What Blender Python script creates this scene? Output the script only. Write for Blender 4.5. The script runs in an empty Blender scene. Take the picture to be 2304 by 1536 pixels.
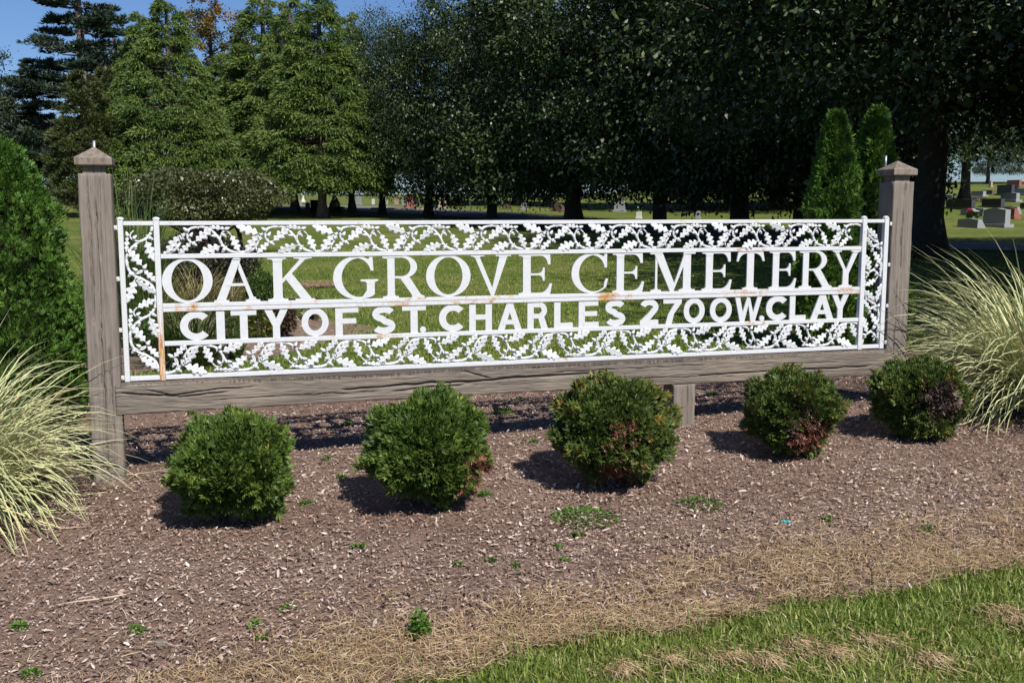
import bpy, math, random
import numpy as np
from mathutils import Vector, Matrix
rng = np.random.default_rng(7)
random.seed(7)
scene = bpy.context.scene
COL = scene.collection
rad = math.radians

# ------------------------------------------------------------------ camera
cam_d = bpy.data.cameras.new('camera')
cam = bpy.data.objects.new('camera', cam_d)
COL.objects.link(cam)
cam_d.sensor_width = 36.0
cam_d.lens = 36.0
cam_d.clip_start = 0.05
cam_d.clip_end = 4000
cam.location = (0, 0, 1.6)
cam.rotation_euler = (rad(90 - 7.2414), 0, 0)
scene.camera = cam
scene.render.resolution_x = 1024
scene.render.resolution_y = 682

# ------------------------------------------------------------------ sky, sun, exposure
SUN_AZ, SUN_EL = 148.0, 47.0          # azimuth from +Y towards +X
world = bpy.data.worlds.new('World')
scene.world = world
world.use_nodes = True
wn = world.node_tree
sky = wn.nodes.new('ShaderNodeTexSky')
sky.sky_type = 'NISHITA'
sky.sun_disc = False
sky.sun_elevation = rad(SUN_EL)
sky.sun_rotation = rad(SUN_AZ)
sky.air_density = 1.0
sky.dust_density = 0.3
sky.ozone_density = 2.0
tint = wn.nodes.new('ShaderNodeMix'); tint.data_type = 'RGBA'; tint.blend_type = 'MULTIPLY'
tint.inputs[0].default_value = 1.0; tint.inputs[7].default_value = (.72, .92, 1.28, 1)      # clear deep blue autumn sky
wn.links.new(sky.outputs[0], tint.inputs[6]); wn.links.new(tint.outputs[2], wn.nodes['Background'].inputs[0])
wn.nodes['Background'].inputs[1].default_value = 0.06
sd = bpy.data.lights.new('sun', 'SUN')
sd.energy = 5.0
sd.angle = rad(0.53)
sd.color = (1.0, 0.955, 0.88)
sun = bpy.data.objects.new('sun', sd)
COL.objects.link(sun)
to_sun = Vector((math.sin(rad(SUN_AZ)) * math.cos(rad(SUN_EL)), math.cos(rad(SUN_AZ)) * math.cos(rad(SUN_EL)), math.sin(rad(SUN_EL))))
sun.rotation_euler = to_sun.to_track_quat('Z', 'Y').to_euler()
sun.location = (8, -12, 20)
scene.view_settings.view_transform = 'Standard'
scene.view_settings.look = 'None'
scene.view_settings.gamma = 1.0
scene.view_settings.use_curve_mapping = False
scene.view_settings.exposure = 0.36
scene.cycles.max_bounces = 4; scene.cycles.diffuse_bounces = 3; scene.cycles.glossy_bounces = 2; scene.cycles.transmission_bounces = 2

# ------------------------------------------------------------------ terrain functions
YAW = rad(16.602)
OX, OY, OZ = -2.2156, 5.79, 0.6358          # lower left corner of the iron panel
DX, DY = math.cos(YAW), math.sin(YAW)
NX, NY = -math.sin(YAW), math.cos(YAW)
def sstep(a, b, x):
    t = np.clip((x - a) / (b - a), 0, 1)
    return t * t * (3 - 2 * t)
def us(x, y):
    return (x - OX) * DX + (y - OY) * DY, (x - OX) * NX + (y - OY) * NY
def uv2xy(u, s):
    return OX + u * DX + s * NX, OY + u * DY + s * NY
def zt(x, y):
    x = np.asarray(x, float); y = np.asarray(y, float)
    u, s = us(x, y)
    near = 0.073 + 0.03 * np.clip(u, -3, 6.5) + 0.05 * np.clip(s, -7, 0)
    k = 0.036 + 0.020 * sstep(5, 35, x)
    far = 0.1 + 0.02 * (np.minimum(y, 45) - 9) + k * np.clip(y - 45, 0, 75)
    far = far - 12 * sstep(120, 220, y)
    und = 0.03 * np.sin(x * 0.31 + 1) * np.sin(y * 0.23) * sstep(9, 18, y)
    t = sstep(8.5, 14, y)
    return near * (1 - t) + far * t + und
def front_edge(x):       # where the lawn by the road meets the straw
    return np.interp(x, [-8, -3, -1.5, -.38, .247, .977, 2.28, 4, 8], [1.2, 2.4, 2.95, 3.40, 3.70, 3.92, 4.34, 4.85, 6.0]) + 0.03 * np.sin(x * 7) + 0.02 * np.sin(x * 17 + 1)
PIT = rad(7.2414)
def ray(px, py):         # direction of a photo pixel (2304 x 1536), used to find where things stand on the ground
    a, b = (px - 1152) / 2304, (768 - py) / 2304
    return np.array([a, math.cos(PIT) + b * math.sin(PIT), -math.sin(PIT) + b * math.cos(PIT)])
def hit(px, py):
    d = ray(px, py); d = d / d[1]
    ys = np.concatenate([np.arange(2, 20, .02), np.arange(20, 119, .1)])
    g = 1.6 + d[2] * ys - zt(d[0] * ys, ys)
    i = np.argmax(g < 0) if (g < 0).any() else len(ys) - 1
    return d[0] * ys[i], ys[i], float(zt(d[0] * ys[i], ys[i]))
def at_depth(px, Y):
    x = (px - 1152) / 2304 * Y * 1.0
    return x, Y, float(zt(x, Y))

# ------------------------------------------------------------------ object helpers
def link(name, data, parent=None):
    o = bpy.data.objects.new(name, data)
    COL.objects.link(o)
    if parent is not None: o.parent = parent
    return o
def tag(o, label=None, cat=None, group=None, kind=None):
    if label: o['label'] = label
    if cat: o['category'] = cat
    if group: o['group'] = group
    if kind: o['kind'] = kind
    return o
def thing(name, loc, label, cat, group=None, rz=0.0, scale=None):
    o = link(name, None)
    o.empty_display_size = 0.1
    o.location = loc; o.rotation_euler = (0, 0, rz)
    if scale is not None: o.scale = scale
    return tag(o, label, cat, group)
def copy_tree(o, parent=None):
    c = o.copy(); COL.objects.link(c)
    if parent is not None: c.parent = parent
    for ch in list(o.children): copy_tree(ch, c)
    return c
def mesh_np(name, V, faces, mat=None, attrs=None, smooth=False):
    V = np.asarray(V, np.float32).reshape(-1, 3)
    if isinstance(faces, np.ndarray): faces = [faces]
    idx = np.concatenate([np.asarray(f).ravel() for f in faces]).astype(np.int32)
    tot = np.concatenate([np.full(len(f), np.asarray(f).shape[1]) for f in faces]).astype(np.int32)
    st = np.concatenate([[0], np.cumsum(tot)[:-1]]).astype(np.int32)
    me = bpy.data.meshes.new(name)
    me.vertices.add(len(V)); me.vertices.foreach_set('co', V.ravel())
    me.loops.add(len(idx)); me.loops.foreach_set('vertex_index', idx)
    me.polygons.add(len(tot)); me.polygons.foreach_set('loop_start', st)
    if smooth: me.polygons.foreach_set('use_smooth', np.ones(len(tot), bool))
    me.update(calc_edges=True)
    for k, a in (attrs or {}).items():
        at = me.attributes.new(k, 'FLOAT', 'POINT')
        at.data.foreach_set('value', np.asarray(a, np.float32).ravel())
    if mat: me.materials.append(mat)
    return me
class MB:                       # collects polygons; build() makes ONE mesh
    def __init__(s): s.V = []; s.F = []; s.n = 0; s.sm = False
    def add(s, V, F):
        V = [tuple(v) for v in V]
        s.V += V; s.F += [tuple(i + s.n for i in f) for f in F]; s.n += len(V)
    def box(s, a, b):
        x0, y0, z0 = a; x1, y1, z1 = b
        s.add([(x0, y0, z0), (x1, y0, z0), (x1, y1, z0), (x0, y1, z0), (x0, y0, z1), (x1, y0, z1), (x1, y1, z1), (x0, y1, z1)],
              [(0, 3, 2, 1), (4, 5, 6, 7), (0, 1, 5, 4), (1, 2, 6, 5), (2, 3, 7, 6), (3, 0, 4, 7)])
    def loft(s, rings, cap=True):
        k = len(rings[0]); V = [v for r in rings for v in r]; F = []
        for i in range(len(rings) - 1):
            for j in range(k):
                a = i * k + j; b = i * k + (j + 1) % k
                F.append((a, b, b + k, a + k))
        if cap:
            F.append(tuple(range(k - 1, -1, -1))); F.append(tuple((len(rings) - 1) * k + j for j in range(k)))
        s.add(V, F)
    def prism(s, pts, y0, y1):  # polygon in (x,z), front y0, back y1; pts counter-clockwise seen from the front
        k = len(pts)
        V = [(x, y0, z) for x, z in pts] + [(x, y1, z) for x, z in pts]
        F = [tuple(range(k)), tuple(range(2 * k - 1, k - 1, -1))]
        F += [(j, j + k, (j + 1) % k + k, (j + 1) % k) for j in range(k)]
        s.add(V, F)
    def strip(s, A, B, y0, y1): # two polylines in (x,z) joined into a flat band with thickness
        k = len(A)
        V = [(x, y0, z) for x, z in A] + [(x, y0, z) for x, z in B] + [(x, y1, z) for x, z in A] + [(x, y1, z) for x, z in B]
        F = []
        for i in range(k - 1):
            F += [(i, i + 1, k + i + 1, k + i), (2 * k + i, 3 * k + i, 3 * k + i + 1, 2 * k + i + 1),
                  (i, 2 * k + i, 2 * k + i + 1, i + 1), (k + i, k + i + 1, 3 * k + i + 1, 3 * k + i)]
        F += [(0, k, 3 * k, 2 * k), (k - 1, 3 * k - 1, 4 * k - 1, 2 * k - 1)]
        s.add(V, F)
    def tube(s, path, radii, seg=7):
        P = [Vector(p) for p in path]
        rings = []
        for i, p in enumerate(P):
            t = (P[min(i + 1, len(P) - 1)] - P[max(i - 1, 0)]).normalized()
            ref = Vector((0, 0, 1)) if abs(t.z) < .9 else Vector((1, 0, 0))
            a = t.cross(ref).normalized(); b = t.cross(a)
            r = radii[i] if hasattr(radii, '__len__') else radii
            rings.append([tuple(p + (a * math.cos(2 * math.pi * j / seg) + b * math.sin(2 * math.pi * j / seg)) * r) for j in range(seg)])
        s.loft(rings)
    def lathe(s, prof, seg=12, c=(0, 0)):
        s.loft([[(c[0] + r * math.cos(2 * math.pi * j / seg), c[1] + r * math.sin(2 * math.pi * j / seg), z) for j in range(seg)] for r, z in prof])
    def mesh(s, name, mat, smooth=False):
        me = bpy.data.meshes.new(name); me.from_pydata(s.V, [], s.F)
        if smooth or s.sm: me.polygons.foreach_set('use_smooth', np.ones(len(me.polygons), bool))
        me.update(); me.materials.append(mat)
        return me
    def build(s, name, mat, parent=None, smooth=False):
        return link(name, s.mesh(name, mat, smooth), parent)
def unit(a):
    return a / np.maximum(np.linalg.norm(a, axis=-1, keepdims=True), 1e-9)
def cards(B, A, Nn, L, W, tint, fold=0.0, mid=.45):     # leaf-shaped faces
    n = len(B); A = unit(A); S = unit(np.cross(A, Nn)); Nn = np.cross(S, A)
    L = np.broadcast_to(L, n)[:, None]; W = np.broadcast_to(W, n)[:, None]
    V = np.stack([B, B + A * L * mid + S * W * .5 + Nn * W * fold, B + A * L, B + A * L * mid - S * W * .5 + Nn * W * fold], 1)
    F = np.arange(n * 4).reshape(n, 4)
    return V.reshape(-1, 3), F, np.repeat(np.broadcast_to(tint, n), 4)
def join_cards(lst):
    V = []; F = []; T = []; o = 0
    for v, f, t in lst:
        V.append(v); F.append(f + o); T.append(t); o += len(v)
    return np.concatenate(V), np.concatenate(F), np.concatenate(T)
def rdir(n, r=rng):
    return unit(r.normal(size=(n, 3)))
def strands(P, W, S):            # P (n,k,3) centre lines, W (n,k) widths, S (n,3) side vectors -> strips with 'across' and 'along'
    n, k, _ = P.shape
    S = unit(S)[:, None, :]
    V = np.stack([P - S * W[..., None] * .5, P + S * W[..., None] * .5], 2).reshape(-1, 3)
    i = np.arange(n)[:, None] * k * 2 + np.arange(k - 1)[None, :] * 2
    F = np.stack([i, i + 1, i + 3, i + 2], -1).reshape(-1, 4)
    return V, F

# ------------------------------------------------------------------ materials
def nodes(name):
    m = bpy.data.materials.new(name); m.use_nodes = True
    nt = m.node_tree; b = nt.nodes['Principled BSDF']
    return m, nt, b
def ramp(nt, stops, src, interp='LINEAR'):
    r = nt.nodes.new('ShaderNodeValToRGB'); r.color_ramp.interpolation = interp
    e = r.color_ramp.elements
    while len(e) < len(stops): e.new(.5)
    for i, (p, c) in enumerate(stops):
        e[i].position = p; e[i].color = (*c, 1) if len(c) == 3 else c
    nt.links.new(src, r.inputs[0]); return r.outputs[0]
def noise(nt, scale, detail=4, rough=.6, vec=None, scl=None):
    n = nt.nodes.new('ShaderNodeTexNoise'); n.inputs['Scale'].default_value = scale
    n.inputs['Detail'].default_value = detail; n.inputs['Roughness'].default_value = rough
    if vec is None:
        tc = nt.nodes.new('ShaderNodeTexCoord'); vec = tc.outputs['Object']
    if scl:
        mp = nt.nodes.new('ShaderNodeMapping'); mp.inputs['Scale'].default_value = scl
        nt.links.new(vec, mp.inputs[0]); vec = mp.outputs[0]
    nt.links.new(vec, n.inputs['Vector']); return n.outputs['Fac']
def mixc(nt, fac, a, b, mode='MIX'):
    m = nt.nodes.new('ShaderNodeMix'); m.data_type = 'RGBA'; m.blend_type = mode
    for s, v in ((0, fac), (6, a), (7, b)):
        if hasattr(v, 'links'): nt.links.new(v, m.inputs[s])
        else: m.inputs[s].default_value = v if not isinstance(v, tuple) else (*v, 1)
    return m.outputs[2]
def math_n(nt, op, a, b=0.0):
    m = nt.nodes.new('ShaderNodeMath'); m.operation = op
    for i, v in enumerate((a, b)):
        if hasattr(v, 'links'): nt.links.new(v, m.inputs[i])
        else: m.inputs[i].default_value = v
    return m.outputs[0]
def bump(nt, b, h, strength=.3, dist=.01):
    n = nt.nodes.new('ShaderNodeBump'); n.inputs['Strength'].default_value = strength; n.inputs['Distance'].default_value = dist
    nt.links.new(h, n.inputs['Height']); nt.links.new(n.outputs[0], b.inputs['Normal'])
def attr(nt, name):
    a = nt.nodes.new('ShaderNodeAttribute'); a.attribute_name = name; return a.outputs['Fac']
def leaf_mat(name, stops, rough=.5, trans=.2, tcol=None, spec=.35):
    m, nt, b = nodes(name)
    c = ramp(nt, stops, attr(nt, 'tint'))
    nt.links.new(c, b.inputs['Base Color'])
    b.inputs['Roughness'].default_value = rough
    b.inputs['Specular IOR Level'].default_value = spec
    if trans > 0:
        t = nt.nodes.new('ShaderNodeBsdfTranslucent')
        cc = mixc(nt, .5, c, tcol or (.18, .26, .03))
        nt.links.new(cc, t.inputs[0])
        mx = nt.nodes.new('ShaderNodeMixShader'); mx.inputs[0].default_value = trans
        out = nt.nodes['Material Output']
        nt.links.new(b.outputs[0], mx.inputs[1]); nt.links.new(t.outputs[0], mx.inputs[2]); nt.links.new(mx.outputs[0], out.inputs[0])
    return m
def plain(name, col, rough=.7, var=.25, scale=8, bumpv=0.0, spec=.3, metal=0.0):
    m, nt, b = nodes(name)
    n = noise(nt, scale, 6, .65)
    lo = tuple(c * (1 - var) for c in col); hi = tuple(min(1, c * (1 + var)) for c in col)
    nt.links.new(ramp(nt, [(.3, lo), (.7, hi)], n), b.inputs['Base Color'])
    b.inputs['Roughness'].default_value = rough; b.inputs['Specular IOR Level'].default_value = spec; b.inputs['Metallic'].default_value = metal
    if bumpv: bump(nt, b, noise(nt, scale * 4, 4), bumpv, .01)
    return m
M = {}
def wood(name, scl, lo, mid, hi, drips=False):
    m, nt, b = nodes(name)
    g = noise(nt, 1.0, 8, .7, scl=scl)
    big = noise(nt, 2.2, 3, .5)
    fine = noise(nt, 1.0, 3, .6, scl=tuple(3.2 * s for s in scl))
    c = ramp(nt, [(.25, lo), (.5, mid), (.75, hi)], g)
    c = mixc(nt, math_n(nt, 'MULTIPLY', ramp(nt, [(.58, (0, 0, 0)), (.70, (1, 1, 1))], fine), .7), c, tuple(v * .38 for v in lo))
    c = mixc(nt, math_n(nt, 'MULTIPLY', ramp(nt, [(.45, (0, 0, 0)), (.75, (1, 1, 1))], big), .45), c, (hi[0] * 1.05, hi[1] * .98, hi[2] * .9))
    if drips:
        tc = nt.nodes.new('ShaderNodeTexCoord'); sp = nt.nodes.new('ShaderNodeSeparateXYZ'); nt.links.new(tc.outputs['Object'], sp.inputs[0])
        st = noise(nt, 1.0, 4, .65, scl=(70, 70, 5)); wh = noise(nt, 1.1, 2, .5)
        lev = math_n(nt, 'MULTIPLY', math_n(nt, 'SUBTRACT', sp.outputs[2], .152), 9.0)
        f = math_n(nt, 'ADD', math_n(nt, 'ADD', math_n(nt, 'MULTIPLY', st, .7), math_n(nt, 'MULTIPLY', wh, .55)), lev)
        c = mixc(nt, math_n(nt, 'MULTIPLY', ramp(nt, [(.70, (0, 0, 0)), (.82, (1, 1, 1))], f), .75), c, (.035, .03, .026))
    nt.links.new(c, b.inputs['Base Color']); b.inputs['Roughness'].default_value = .85; b.inputs['Specular IOR Level'].default_value = .15
    bump(nt, b, mixc(nt, .5, g, fine), .55, .006)
    return m
M['wood_x'] = wood('weathered_timber_along', (1.6, 45, 60), (.055, .045, .038), (.172, .145, .122), (.29, .25, .21), True)
M['wood_z'] = wood('weathered_timber_upright', (60, 45, 1.4), (.095, .080, .069), (.19, .162, .142), (.262, .228, .200))
M['wood_end'] = wood('weathered_end_grain', (30, 30, 9), (.06, .048, .038), (.19, .155, .13), (.27, .225, .19))
def white_paint(name, rust_lo, rust_hi, low_rust=False):
    m, nt, b = nodes(name)
    n1 = noise(nt, 7, 6, .7); n2 = noise(nt, 2.1, 2, .5); n3 = noise(nt, 60, 4, .7)
    f = math_n(nt, 'ADD', math_n(nt, 'MULTIPLY', n1, .62), math_n(nt, 'MULTIPLY', n2, .38))
    if low_rust:
        tc = nt.nodes.new('ShaderNodeTexCoord'); sp = nt.nodes.new('ShaderNodeSeparateXYZ'); nt.links.new(tc.outputs['Object'], sp.inputs[0])
        streak = noise(nt, 1.0, 5, .7, scl=(120, 120, 9))
        z = math_n(nt, 'MULTIPLY', math_n(nt, 'SUBTRACT', .44, sp.outputs[2]), 1.0)
        z = math_n(nt, 'MINIMUM', math_n(nt, 'MAXIMUM', z, -.2), .22)
        f = math_n(nt, 'ADD', streak, z)
    mask = ramp(nt, [(rust_lo, (0, 0, 0)), (rust_hi, (1, 1, 1))], f)
    base = mixc(nt, ramp(nt, [(.4, (0, 0, 0)), (.8, (1, 1, 1))], n3), (.60, .61, .64), (.52, .52, .52))
    rust = ramp(nt, [(.35, (.60, .36, .13)), (.6, (.36, .15, .04)), (.75, (.13, .045, .015))], noise(nt, 35, 5, .7))
    nt.links.new(mixc(nt, mask, base, rust), b.inputs['Base Color'])
    b.inputs['Roughness'].default_value = .45
    bump(nt, b, n3, .12, .004)
    return m
M['white'] = white_paint('white_gloss_paint', .665, .72)
M['white_rail'] = white_paint('white_paint_spotted_with_rust', .585, .645)
M['white_rust'] = white_paint('white_paint_with_heavy_rust', .53, .60)
M['white_low'] = white_paint('white_paint_rusting_from_below', .56, .74, True)
M['steel'] = plain('galvanised_steel', (.42, .44, .47), .4, .2, 40, metal=.6)

# ground materials
def lawn_mat():
    m, nt, b = nodes('lawn')
    a = noise(nt, .35, 5, .6); c = noise(nt, 3.0, 6, .7); d = noise(nt, 40, 3, .6)
    g = ramp(nt, [(.3, (.055, .090, .016)), (.5, (.100, .140, .026)), (.68, (.19, .20, .050))], c)
    g = mixc(nt, ramp(nt, [(.45, (0, 0, 0)), (.68, (.65, .65, .65))], a), g, (.27, .225, .085))
    g = mixc(nt, math_n(nt, 'MULTIPLY', d, .5), g, (.035, .055, .010))
    nt.links.new(g, b.inputs['Base Color']); b.inputs['Roughness'].default_value = .9; b.inputs['Specular IOR Level'].default_value = .1
    bump(nt, b, d, .6, .03)
    return m
def soil_mat():
    m, nt, b = nodes('mulch_soil')
    c = noise(nt, 9, 8, .75); d = noise(nt, 90, 5, .7); e = noise(nt, .9, 4, .6)
    g = ramp(nt, [(.3, (.092, .055, .042)), (.55, (.188, .121, .092)), (.75, (.31, .220, .175))], c)
    g = mixc(nt, ramp(nt, [(.4, (0, 0, 0)), (.65, (.7, .7, .7))], e), g, (.22, .15, .12))
    g = mixc(nt, ramp(nt, [(.55, (0, 0, 0)), (.75, (.7, .7, .7))], d), g, (.34, .28, .24))
    nt.links.new(g, b.inputs['Base Color']); b.inputs['Roughness'].default_value = .95; b.inputs['Specular IOR Level'].default_value = .1
    bump(nt, b, mixc(nt, .5, c, d), .8, .02)
    return m
M['lawn'] = lawn_mat(); M['soil'] = soil_mat()
M['asphalt'] = plain('asphalt', (.16, .15, .145), .9, .25, 3, .3)
M['chips'] = leaf_mat('bark_chips', [(0, (.082, .048, .036)), (.25, (.198, .126, .097)), (.5, (.34, .242, .195)), (.75, (.51, .42, .36)), (1, (.72, .65, .58))], .85, 0, spec=.15)
M['straw'] = leaf_mat('dry_straw', [(0, (.17, .10, .05)), (.4, (.36, .25, .135)), (.8, (.52, .39, .235)), (1, (.68, .57, .40))], .7, .15, (.4, .3, .12), spec=.2)
M['grass'] = leaf_mat('lawn_grass', [(0, (.060, .102, .016)), (.4, (.145, .210, .032)), (.68, (.26, .305, .070)), (.86, (.45, .41, .17)), (1, (.60, .51, .29))], .5, .25, (.16, .26, .03), spec=.3)
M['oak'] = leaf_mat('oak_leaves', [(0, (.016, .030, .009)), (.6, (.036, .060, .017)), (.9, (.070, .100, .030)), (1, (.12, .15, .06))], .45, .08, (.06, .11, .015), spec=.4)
M['oak_dull'] = leaf_mat('autumn_leaves', [(0, (.050, .070, .018)), (.45, (.12, .12, .032)), (.7, (.28, .15, .045)), (1, (.42, .19, .07))], .5, .2, (.2, .12, .03))
M['cypress'] = leaf_mat('bald_cypress_leaves', [(0, (.034, .072, .014)), (.55, (.088, .142, .026)), (1, (.175, .218, .045))], .6, .15, (.14, .22, .03))
M['pine'] = leaf_mat('pine_needles', [(0, (.016, .034, .021)), (.7, (.040, .066, .040)), (1, (.10, .082, .045))], .5, .06, (.06, .10, .04))
M['cedar'] = leaf_mat('cedar_leaves', [(0, (.035, .050, .014)), (.7, (.075, .092, .026)), (1, (.13, .135, .036))], .6, .1, (.1, .13, .03))
M['far'] = leaf_mat('far_tree_leaves', [(0, (.025, .042, .020)), (1, (.060, .085, .040))], .6, .1, (.1, .14, .04))
M['arbor'] = leaf_mat('arborvitae_leaves', [(0, (.030, .075, .012)), (.6, (.080, .165, .022)), (1, (.185, .285, .045))], .5, .15, (.12, .28, .03))
M['globe'] = leaf_mat('globe_arborvitae_leaves', [(0, (.034, .068, .012)), (.55, (.086, .142, .024)), (.88, (.165, .218, .038)), (1, (.26, .235, .042))], .5, .12, (.12, .22, .03))
M['globe_bronze'] = leaf_mat('bronzed_arborvitae_leaves', [(0, (.034, .060, .014)), (.5, (.082, .122, .025)), (.85, (.145, .172, .037)), (1, (.32, .18, .04))], .5, .12, (.14, .2, .03))
M['dead'] = leaf_mat('dead_arborvitae_leaves', [(0, (.075, .028, .018)), (.6, (.22, .075, .042)), (1, (.42, .24, .16))], .7, .1, (.25, .08, .03))
M['dead_grey'] = leaf_mat('dead_grey_arborvitae_leaves', [(0, (.05, .028, .022)), (.7, (.12, .075, .06)), (1, (.22, .17, .145))], .8, .05, (.15, .08, .05))
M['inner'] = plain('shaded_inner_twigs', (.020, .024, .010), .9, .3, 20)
M['weed'] = leaf_mat('weed_leaves', [(0, (.04, .09, .012)), (.6, (.085, .18, .025)), (1, (.14, .26, .04))], .4, .2, (.16, .32, .03))
M['shrub_dark'] = leaf_mat('dark_olive_leaves', [(0, (.030, .038, .012)), (.6, (.090, .100, .034)), (1, (.20, .20, .09))], .4, .1, (.08, .09, .02), spec=.5)
M['shrub_red'] = leaf_mat('dark_red_leaves', [(0, (.012, .012, .010)), (.7, (.028, .026, .018)), (1, (.09, .02, .02))], .5, .05, (.1, .03, .02))
M['shrub_green'] = leaf_mat('shrub_leaves', [(0, (.030, .060, .012)), (.7, (.060, .115, .022)), (1, (.10, .17, .03))], .45, .15, (.12, .22, .03))
M['shrub_yellow'] = leaf_mat('yellowish_shrub_leaves', [(0, (.05, .07, .012)), (.7, (.12, .13, .025)), (1, (.35, .25, .03))], .45, .2, (.25, .25, .03))
M['brown_stems'] = leaf_mat('dry_brown_stems', [(0, (.035, .022, .016)), (1, (.12, .075, .05))], .8, .05, (.1, .05, .03))
M['reed'] = leaf_mat('green_grass_blades', [(0, (.030, .060, .014)), (.7, (.075, .120, .028)), (1, (.20, .22, .07))], .45, .2, (.14, .22, .03))
M['tan_grass'] = leaf_mat('tan_grass_blades', [(0, (.10, .11, .03)), (.5, (.26, .22, .10)), (1, (.42, .33, .18))], .6, .2, (.3, .24, .1))
M['bark'] = plain('oak_bark', (.045, .038, .032), .95, .4, 14, .6)
M['pine_bark'] = plain('pine_bark', (.13, .10, .085), .95, .35, 10, .6)
M['twig'] = plain('twig_bark', (.10, .07, .055), .9, .3, 30)
def variegated():
    m, nt, b = nodes('variegated_blades')
    ac = math_n(nt, 'ABSOLUTE', attr(nt, 'across'))
    ti = attr(nt, 'tint')
    green = ramp(nt, [(0, (.11, .18, .045)), (.7, (.22, .29, .085)), (1, (.48, .40, .19))], ti)
    cream = ramp(nt, [(0, (.56, .56, .28)), (.8, (.78, .76, .46)), (1, (.68, .54, .30))], ti)
    c = mixc(nt, ramp(nt, [(.30, (0, 0, 0)), (.52, (1, 1, 1))], ac), green, cream)
    nt.links.new(c, b.inputs['Base Color']); b.inputs['Roughness'].default_value = .45
    t = nt.nodes.new('ShaderNodeBsdfTranslucent'); nt.links.new(c, t.inputs[0])
    mx = nt.nodes.new('ShaderNodeMixShader'); mx.inputs[0].default_value = .2
    nt.links.new(b.outputs[0], mx.inputs[1]); nt.links.new(t.outputs[0], mx.inputs[2]); nt.links.new(mx.outputs[0], nt.nodes['Material Output'].inputs[0])
    return m
M['varieg'] = variegated()
def granite(name, col, rough=.5):
    m, nt, b = nodes(name)
    n = noise(nt, 60, 5, .8); n2 = noise(nt, 3, 4, .6)
    c = ramp(nt, [(.3, tuple(v * .6 for v in col)), (.7, tuple(min(1, v * 1.3) for v in col))], n)
    c = mixc(nt, math_n(nt, 'MULTIPLY', n2, .35), c, tuple(v * .6 for v in col))
    nt.links.new(c, b.inputs['Base Color']); b.inputs['Roughness'].default_value = rough
    bump(nt, b, n, .2, .01); return m
M['g_grey'] = granite('grey_granite', (.29, .30, .32)); M['g_dark'] = granite('dark_granite', (.055, .055, .062), .35)
M['g_red'] = granite('red_granite', (.30, .105, .080)); M['g_white'] = granite('white_marble', (.62, .61, .58), .6)
M['g_pink'] = granite('pink_granite', (.42, .28, .24)); M['g_tan'] = granite('tan_limestone', (.36, .29, .22), .8); M['g_brown'] = granite('brown_granite', (.13, .085, .07), .5)

# ------------------------------------------------------------------ the ground
def sheet(name, xs, ys, dz, mat, label):
    X, Y = np.meshgrid(xs, ys)
    Z = zt(X, Y) + dz
    V = np.stack([X, Y, Z], -1).reshape(-1, 3)
    nx, ny = len(xs), len(ys)
    i = (np.arange(ny - 1)[:, None] * nx + np.arange(nx - 1)[None, :]).ravel()
    F = np.stack([i, i + 1, i + nx + 1, i + nx], 1)
    return tag(link(name, mesh_np(name, V, F, mat, smooth=True)), label, kind='structure')
gx = np.concatenate([-np.geomspace(12, 1500, 46)[::-1], np.arange(-11.6, 11.7, .4), np.geomspace(12, 1500, 46)])
gy = np.concatenate([-np.geomspace(3, 600, 20)[::-1], np.arange(-2.6, 14, .3), np.arange(14, 50, .8), np.arange(50, 125, 1.5), np.geomspace(125, 2500, 50)])
sheet('lawn', gx, gy, 0, M['lawn'], 'green and yellowing mown lawn rising to the graves')
# mulch bed: from the front edge to behind the sign
def back_edge(x):
    u = (np.asarray(x, float) - OX) / DX
    return OY + np.clip(u, -6, 9) * DY + 2.55 + .12 * np.sin(np.asarray(x) * 1.3) + 0.35 * sstep(1, -5, x)
xs = np.arange(-8, 8.01, .1); tt = np.linspace(0, 1, 60)
X = np.repeat(xs[None, :], 60, 0); fe = front_edge(xs); be = back_edge(xs)
Y = fe[None, :] * (1 - tt[:, None]) + be[None, :] * tt[:, None]
edge = np.minimum(1, np.minimum(tt, 1 - tt) * 10)[:, None]
Z = zt(X, Y) + .006 * edge + .004 + edge * .005 * (np.sin(X * 5.1 + Y * 2) * np.sin(Y * 4.3 - X) )
i = (np.arange(59)[:, None] * len(xs) + np.arange(len(xs) - 1)[None, :]).ravel()
tag(link('mulch_bed', mesh_np('mulch_bed', np.stack([X, Y, Z], -1), np.stack([i, i + 1, i + len(xs) + 1, i + len(xs)], 1), M['soil'], smooth=True)), 'brown bark mulch bed around the sign', kind='structure')
# cemetery drive
RP = [(60, 13), (40, 19), (26, 25), (14, 31.2), (8.2, 38), (5, 45.5), (1.6, 54), (-3.5, 63), (-9, 70), (-17, 77)]
def smooth_path(pts, n=8):
    P = [np.array(p, float) for p in pts]; out = []
    for k in range(len(P) - 1):
        p0, p1, p2, p3 = P[max(k - 1, 0)], P[k], P[k + 1], P[min(k + 2, len(P) - 1)]
        for t in np.linspace(0, 1, n, endpoint=False):
            out.append(.5 * ((2 * p1) + (-p0 + p2) * t + (2 * p0 - 5 * p1 + 4 * p2 - p3) * t ** 2 + (-p0 + 3 * p1 - 3 * p2 + p3) * t ** 3))
    out.append(P[-1]); return np.array(out)
rp = smooth_path(RP, 12)
tn = unit(np.gradient(rp, axis=0)); nn = np.stack([-tn[:, 1], tn[:, 0]], 1)
wd = np.interp(np.arange(len(rp)), [0, len(rp) * .6, len(rp) - 1], [2.3, 2.4, 3.4])
off = np.linspace(-1, 1, 9)
XY = rp[:, None, :] + nn[:, None, :] * off[None, :, None] * wd[:, None, None]
Zr = zt(XY[..., 0], XY[..., 1]) + .035
i = (np.arange(len(rp) - 1)[:, None] * 9 + np.arange(8)[None, :]).ravel()
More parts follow.
